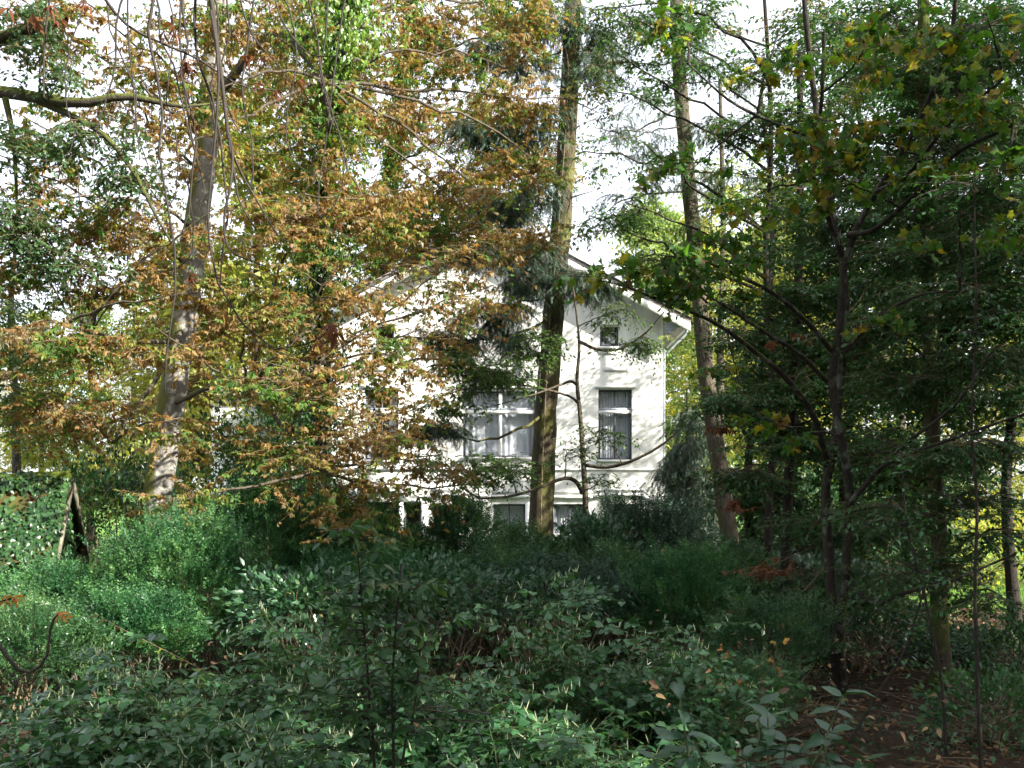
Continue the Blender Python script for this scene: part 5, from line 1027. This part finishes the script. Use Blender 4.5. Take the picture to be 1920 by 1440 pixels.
# undergrowth, litter, meadow grass
n = 46000
x = rng.uniform(-9, 6, n); y = rng.uniform(6.5, 28, n) ** 1.0 ; x = x * (y / 14) ** .6
hgt = np.clip(.42 + .32 * np.sin(x * 1.1 + 1) * np.sin(y * .8) + .25 * np.sin(x * 2.3 + y * 1.7), .06, 1.0)
keep = ~((x > .20 * y) & (y < 15.5)) & (y < 28.8)
x, y, hgt = x[keep], y[keep], hgt[keep]; n = len(x)
p = np.stack([x, y, ground_z(x, y) + hgt * rng.uniform(.15, 1, n)], -1)
ug = leaves("undergrowth", "ovate", p, nz(rng.normal(size=p.shape) * .8 + np.array([0, -.3, .1])), nz(np.array([0, 0, 1.0]) + rng.normal(size=p.shape) * .45), .085 * rng.uniform(.5, 1.3, n), M['cover'], None)
tag(ug, "low green ground cover of ivy and nettles between the bushes", "undergrowth", None, "stuff")
n = 700
x = rng.uniform(-5, 5, n); y = rng.uniform(6.5, 16, n); x = x * (y / 11); p = np.stack([x, y, ground_z(x, y) + rng.uniform(.5, 1.25, n)], -1)
cl_ = leaves("caught_leaves", "fine", p, rand_dirs(n, -.6, .2), nz(np.array([0, -.3, 1.0]) + rng.normal(size=p.shape) * .5), .08 * rng.uniform(.4, 1.2, n), M['litter'], None)
tag(cl_, "scattered fallen brown leaves caught on the undergrowth", "leaf litter", None, "stuff")
n = 16000
x = rng.uniform(1.2, 12, n); y = rng.uniform(8, 22, n)
keep = rng.uniform(size=n) < .35 + .5 * (np.sin(x * 2.7 + y) * np.sin(y * 2.1 - x) > -.1)
x, y = x[keep], y[keep]; n = len(x); p = np.stack([x, y, ground_z(x, y) + .012 + .035 * rng.uniform(size=n)], -1)
lt = leaves("leaf_litter", "fine", p, rand_dirs(n, -.15, .15), nz(np.array([0, 0, 1.0]) + rng.normal(size=p.shape) * .55), .095 * rng.uniform(.35, 1.2, n), M['litter'], None)
tag(lt, "fallen brown and ochre leaves strewn on the shaded ground", "leaf litter", None, "stuff")
n = 9000
x = rng.uniform(1.5, 9, n); y = rng.uniform(8.5, 18, n); keep = (np.sin(x * 2.1) + np.sin(y * 1.6 + x) + rng.normal(size=n) * .4) > .35
x, y = x[keep], y[keep]; n = len(x)
p = np.stack([x, y, ground_z(x, y) + .25 * rng.uniform(size=n)], -1)
ug2 = leaves("seedlings", "ovate", p, nz(rng.normal(size=p.shape) * .8), nz(np.array([0, 0, 1.0]) + rng.normal(size=p.shape) * .4), .07 * rng.uniform(.5, 1.3, n), M['bramble'], None)
k = 260; a0 = np.stack([rng.uniform(1.5, 9, k), rng.uniform(8.5, 17, k), np.zeros(k)], -1); a0[:, 2] = ground_z(a0[:, 0], a0[:, 1]) + .03
dd = rand_dirs(k, -.02, .25) * rng.uniform(.2, .9, (k, 1)); V, Fq = tubes(bez(a0, a0 + dd, 6, .03, .08), np.broadcast_to(np.linspace(.007, .003, 6)[None], (k, 6)), 4)
tw_ = mobj("fallen_twigs", V, [Fq], M['twig'], None, True); tag(tw_, "thin fallen twigs lying among the brown leaves", "twigs", None, "stuff")
tag(ug2, "sparse bluish seedlings poking through the leaf litter", "undergrowth", None, "stuff")
n = 26000
x = rng.uniform(6, 28, n); y = rng.uniform(21, 36, n); s0 = np.stack([x, y, ground_z(x, y)], -1); h_ = rng.uniform(.06, .2, n); d = rand_dirs(n, 0, .1) * .05
wv = np.stack([rng.normal(size=n) * .008 + .006, rng.normal(size=n) * .006, np.zeros(n)], -1)
V = np.stack([s0 - wv, s0 + wv, s0 + d + np.stack([0 * h_, 0 * h_, h_], -1)], 1).reshape(-1, 3)
gr = mobj("meadow_grass", V, [np.arange(3 * n).reshape(-1, 3)], M['grass'], None); tag(gr, "bright sunlit meadow grass beyond the trees", "grass", None, "stuff")

# ================================================================== NEAR THIN HAZEL STEMS over the knotweed
nb = gbase(715, 5.2)
nm = [ms(px + (px - 720) * .5, py, 5.2, (.28, .25, .12), n) for px, py, n in ((680, 1010, 4), (720, 1060, 5), (690, 1120, 6), (760, 1110, 5), (650, 1180, 5), (720, 1200, 7), (790, 1190, 5), (700, 1280, 7), (760, 1270, 5), (660, 1330, 6), (740, 1350, 6), (800, 1330, 4), (690, 1400, 6))]
nl = [([nb + np.array([.05, 0, 0]), P(738, 1440, 5.2), P(735, 1300, 5.2), P(742, 1180, 5.2), P(752, 1060, 5.2)], .010, .004), ([nb + np.array([.0, .05, 0]), P(755, 1430, 5.2), P(775, 1340, 5.2), P(788, 1220, 5.2)], .008, .003)]
make_tree("hazel_sapling", "thin dark hazel shoots standing close before the knotweed", "sapling", nb, [nb, P(702, 1440, 5.2), P(692, 1300, 5.2), P(680, 1150, 5.2), P(668, 1000, 5.2)], .011, .004, 'bark_dark', nm, 'fine', 'dark', .08,
          tw=3, tl=.16, lpt=4, limbs=nl, nobj=300, droop=.1, zr=(-.2, .3), rise=.05, flare=.05, S=6, twigmat='twig_dark', limb_name="stem", tw_r=.0015, br_r=.006, auto_limbs=False)
# ================================================================== GLAUCOUS SHRUB, bottom corner
db = gbase(1420, 3.7)
dr = thing("dogwood_shrub", db, "nearest shrub with large bluish-grey pointed leaves in the bottom corner", "shrub")
shoots = [((1300, 1480), (1275, 1310)), ((1330, 1480), (1262, 1390)), ((1420, 1500), (1425, 1318)), ((1440, 1500), (1440, 1345)), ((1500, 1500), (1580, 1305)), ((1520, 1500), (1560, 1372)), ((1250, 1500), (1225, 1420)), ((1380, 1500), (1330, 1410)), ((1460, 1500), (1475, 1390)), ((1600, 1500), (1620, 1425)), ((1570, 1500), (1545, 1400)), ((1400, 1500), (1400, 1420)), ((1350, 1500), (1290, 1360)), ((1480, 1500), (1450, 1420))]
pp, aa, nn_ = [], [], []
for k, (b0, t0) in enumerate(shoots):
    Y = 3.7 + rng.uniform(-.35, .35)
    s0 = db + np.array([rng.normal() * .12, rng.normal() * .1, 0])
    c = catmull([s0, P(b0[0], 1700, Y), P(b0[0], b0[1], Y), P((b0[0] + t0[0]) / 2, (b0[1] + t0[1]) / 2, Y), P(t0[0], t0[1], Y)], 16)
    V, Fq = tubes(c[None], np.linspace(.009, .0025, 16)[None], 5); mobj("stem", V, [Fq], M['cane'], dr, True)
    for j, q_ in enumerate((15, 14, 12, 10, 8)):
        th = j * 1.57 + rng.uniform(0, 6.28) * (j == 0) + k; 
        for sgn in (1, -1):
            if j == 0 and sgn < 0 and rng.uniform() < .3: continue
            d = np.array([math.cos(th) * sgn, .7 * math.sin(th) * sgn - .1, .45 if j == 0 else .12 * rng.normal() - .02])
            pp.append(c[q_]); aa.append(d); nn_.append([rng.normal() * .25, -.25 + rng.normal() * .2, 1])
leaves("foliage", "fine", pp, aa, nn_, .112 * rng.uniform(.55, 1.2, len(pp)), M['glauc'], dr, 300)
# arching bramble cane and yellow leaves before the hollow
bc = gbase(470, 8.8); br_ = thing("bramble_cane", bc, "pale arching bramble cane before the dark hollow", "bramble")
c = catmull([bc, P(440, 1290, 8.8), P(390, 1262, 8.8), P(310, 1220, 8.8), P(230, 1180, 8.8), P(180, 1152, 8.8)], 26); V, Fq = tubes(c[None], np.linspace(.006, .003, 26)[None], 5); mobj("stem", V, [Fq], M['twig'], br_, True)
p, a, nn_ = twig_leaves(c[None][:, ::5], 26, .2, .8, .5, .4, .3); leaves("foliage", "fine", p, a, nn_, .075 * rng.uniform(.6, 1.2, len(p)), M['maple'], br_, 40)
# fallen yellow sycamore leaves caught on the bush by the sycamore foot
pp = [P(a, b, Y) for a, b, Y in ((1325, 1265, 9.0), (1345, 1275, 9.0), (1352, 1210, 10.5), (1440, 1235, 10.8), (1465, 1258, 10.4), (1428, 1265, 10.4), (1372, 1225, 10.5), (1460, 1205, 11), (1385, 1280, 10.2))]
yl_ = thing("sycamore_seedling", gbase(1400, 10.4), "low sycamore seedling with yellow leaves by the leaf litter", "sapling")
c = catmull([gbase(1400, 10.4), P(1402, 1310, 10.4), P(1410, 1250, 10.4)], 10); V, Fq = tubes(c[None], np.linspace(.008, .003, 10)[None], 5); mobj("trunk", V, [Fq], M['twig_dark'], yl_, True)
for p in pp:
    lp = bez(c[7][None], p[None], 8, .1, .05); V, Fq = tubes(lp, np.full((1, 8), .003), 4); mobj("twig", V, [Fq], M['twig_dark'], yl_, True)
pq = np.repeat(np.array(pp), 2, axis=0) + rng.normal(size=(2 * len(pp), 3)) * .03
leaves("foliage", "maple", pq, nz(rng.normal(size=pq.shape) * .5 + np.array([0, -.4, -.4])), nz(rng.normal(size=pq.shape) * .4 + np.array([0, -.6, .8])), .12 * rng.uniform(.7, 1.1, len(pq)), M['orange'], yl_, 40)

# ================================================================== TREES BESIDE THE CAMERA that shade the foreground
sv = None
for k, (x, y, s, lab) in enumerate(((12.0, 7.0, 1.0, "tall beech beside the path out of view, shading the sycamore"), (15.5, 11.5, 1.05, "tall beech out of view beyond the shaded corner"), (13.5, 2.0, 1.05, "tall beech out of view beside the camera"), (6.8, 1.2, .85, "beech overhanging the path out of view near the camera"), (9.0, -2.8, 1.0, "beech standing behind the camera out of view"),
        (11.2, 12.2, .98, "beech out of view level with the sycamore"), (9.8, 8.6, .95, "beech out of view just beyond the edge of the leaf litter"), (2.5, -4.5, 1.1, "beech close behind the camera out of view"), (-4.0, -4.5, 1.1, "beech behind the camera beside the overhanging chestnut"), (-10, -1.5, 1.1, "beech out of view past the overhanging chestnut"), (18.5, 5.0, 1.05, "beech out of view deep in the shaded side"), (4, -10, 1.2, "beech well behind the camera out of view"), (-9, -9, 1.2, "beech farthest behind the camera out of view"))):
    if sv is None:
        base = np.array([x, y, 0.0]); r = np.random.default_rng(5)
        mas = [dict(c=base + np.array([math.cos(a * 2.4) * 1.8 * r.uniform(.5, 1), math.sin(a * 2.4) * 1.8 * r.uniform(.5, 1), 3.6 + a * .68]), r=(2.0, 2.0, .8), n=18) for a in range(13)]
        sv = make_tree("shading_beech", lab, "tree", base, [base, base + [0, .1, 6], base + [.2, 0, 12.3]], .2, .05, 'bark_grey', mas, 'ovate', 'dark', .21, tw=9, tl=.8, lpt=8, group="beeches beside the camera", br_r=.008)
    else:
        copy_thing(sv, (x, y, 0), k * 1.3, s, lab, "beeches beside the camera")
tot = sum(len(m.polygons) for m in bpy.data.meshes)
print("POLYS", tot, "OBJS", len(bpy.data.objects))
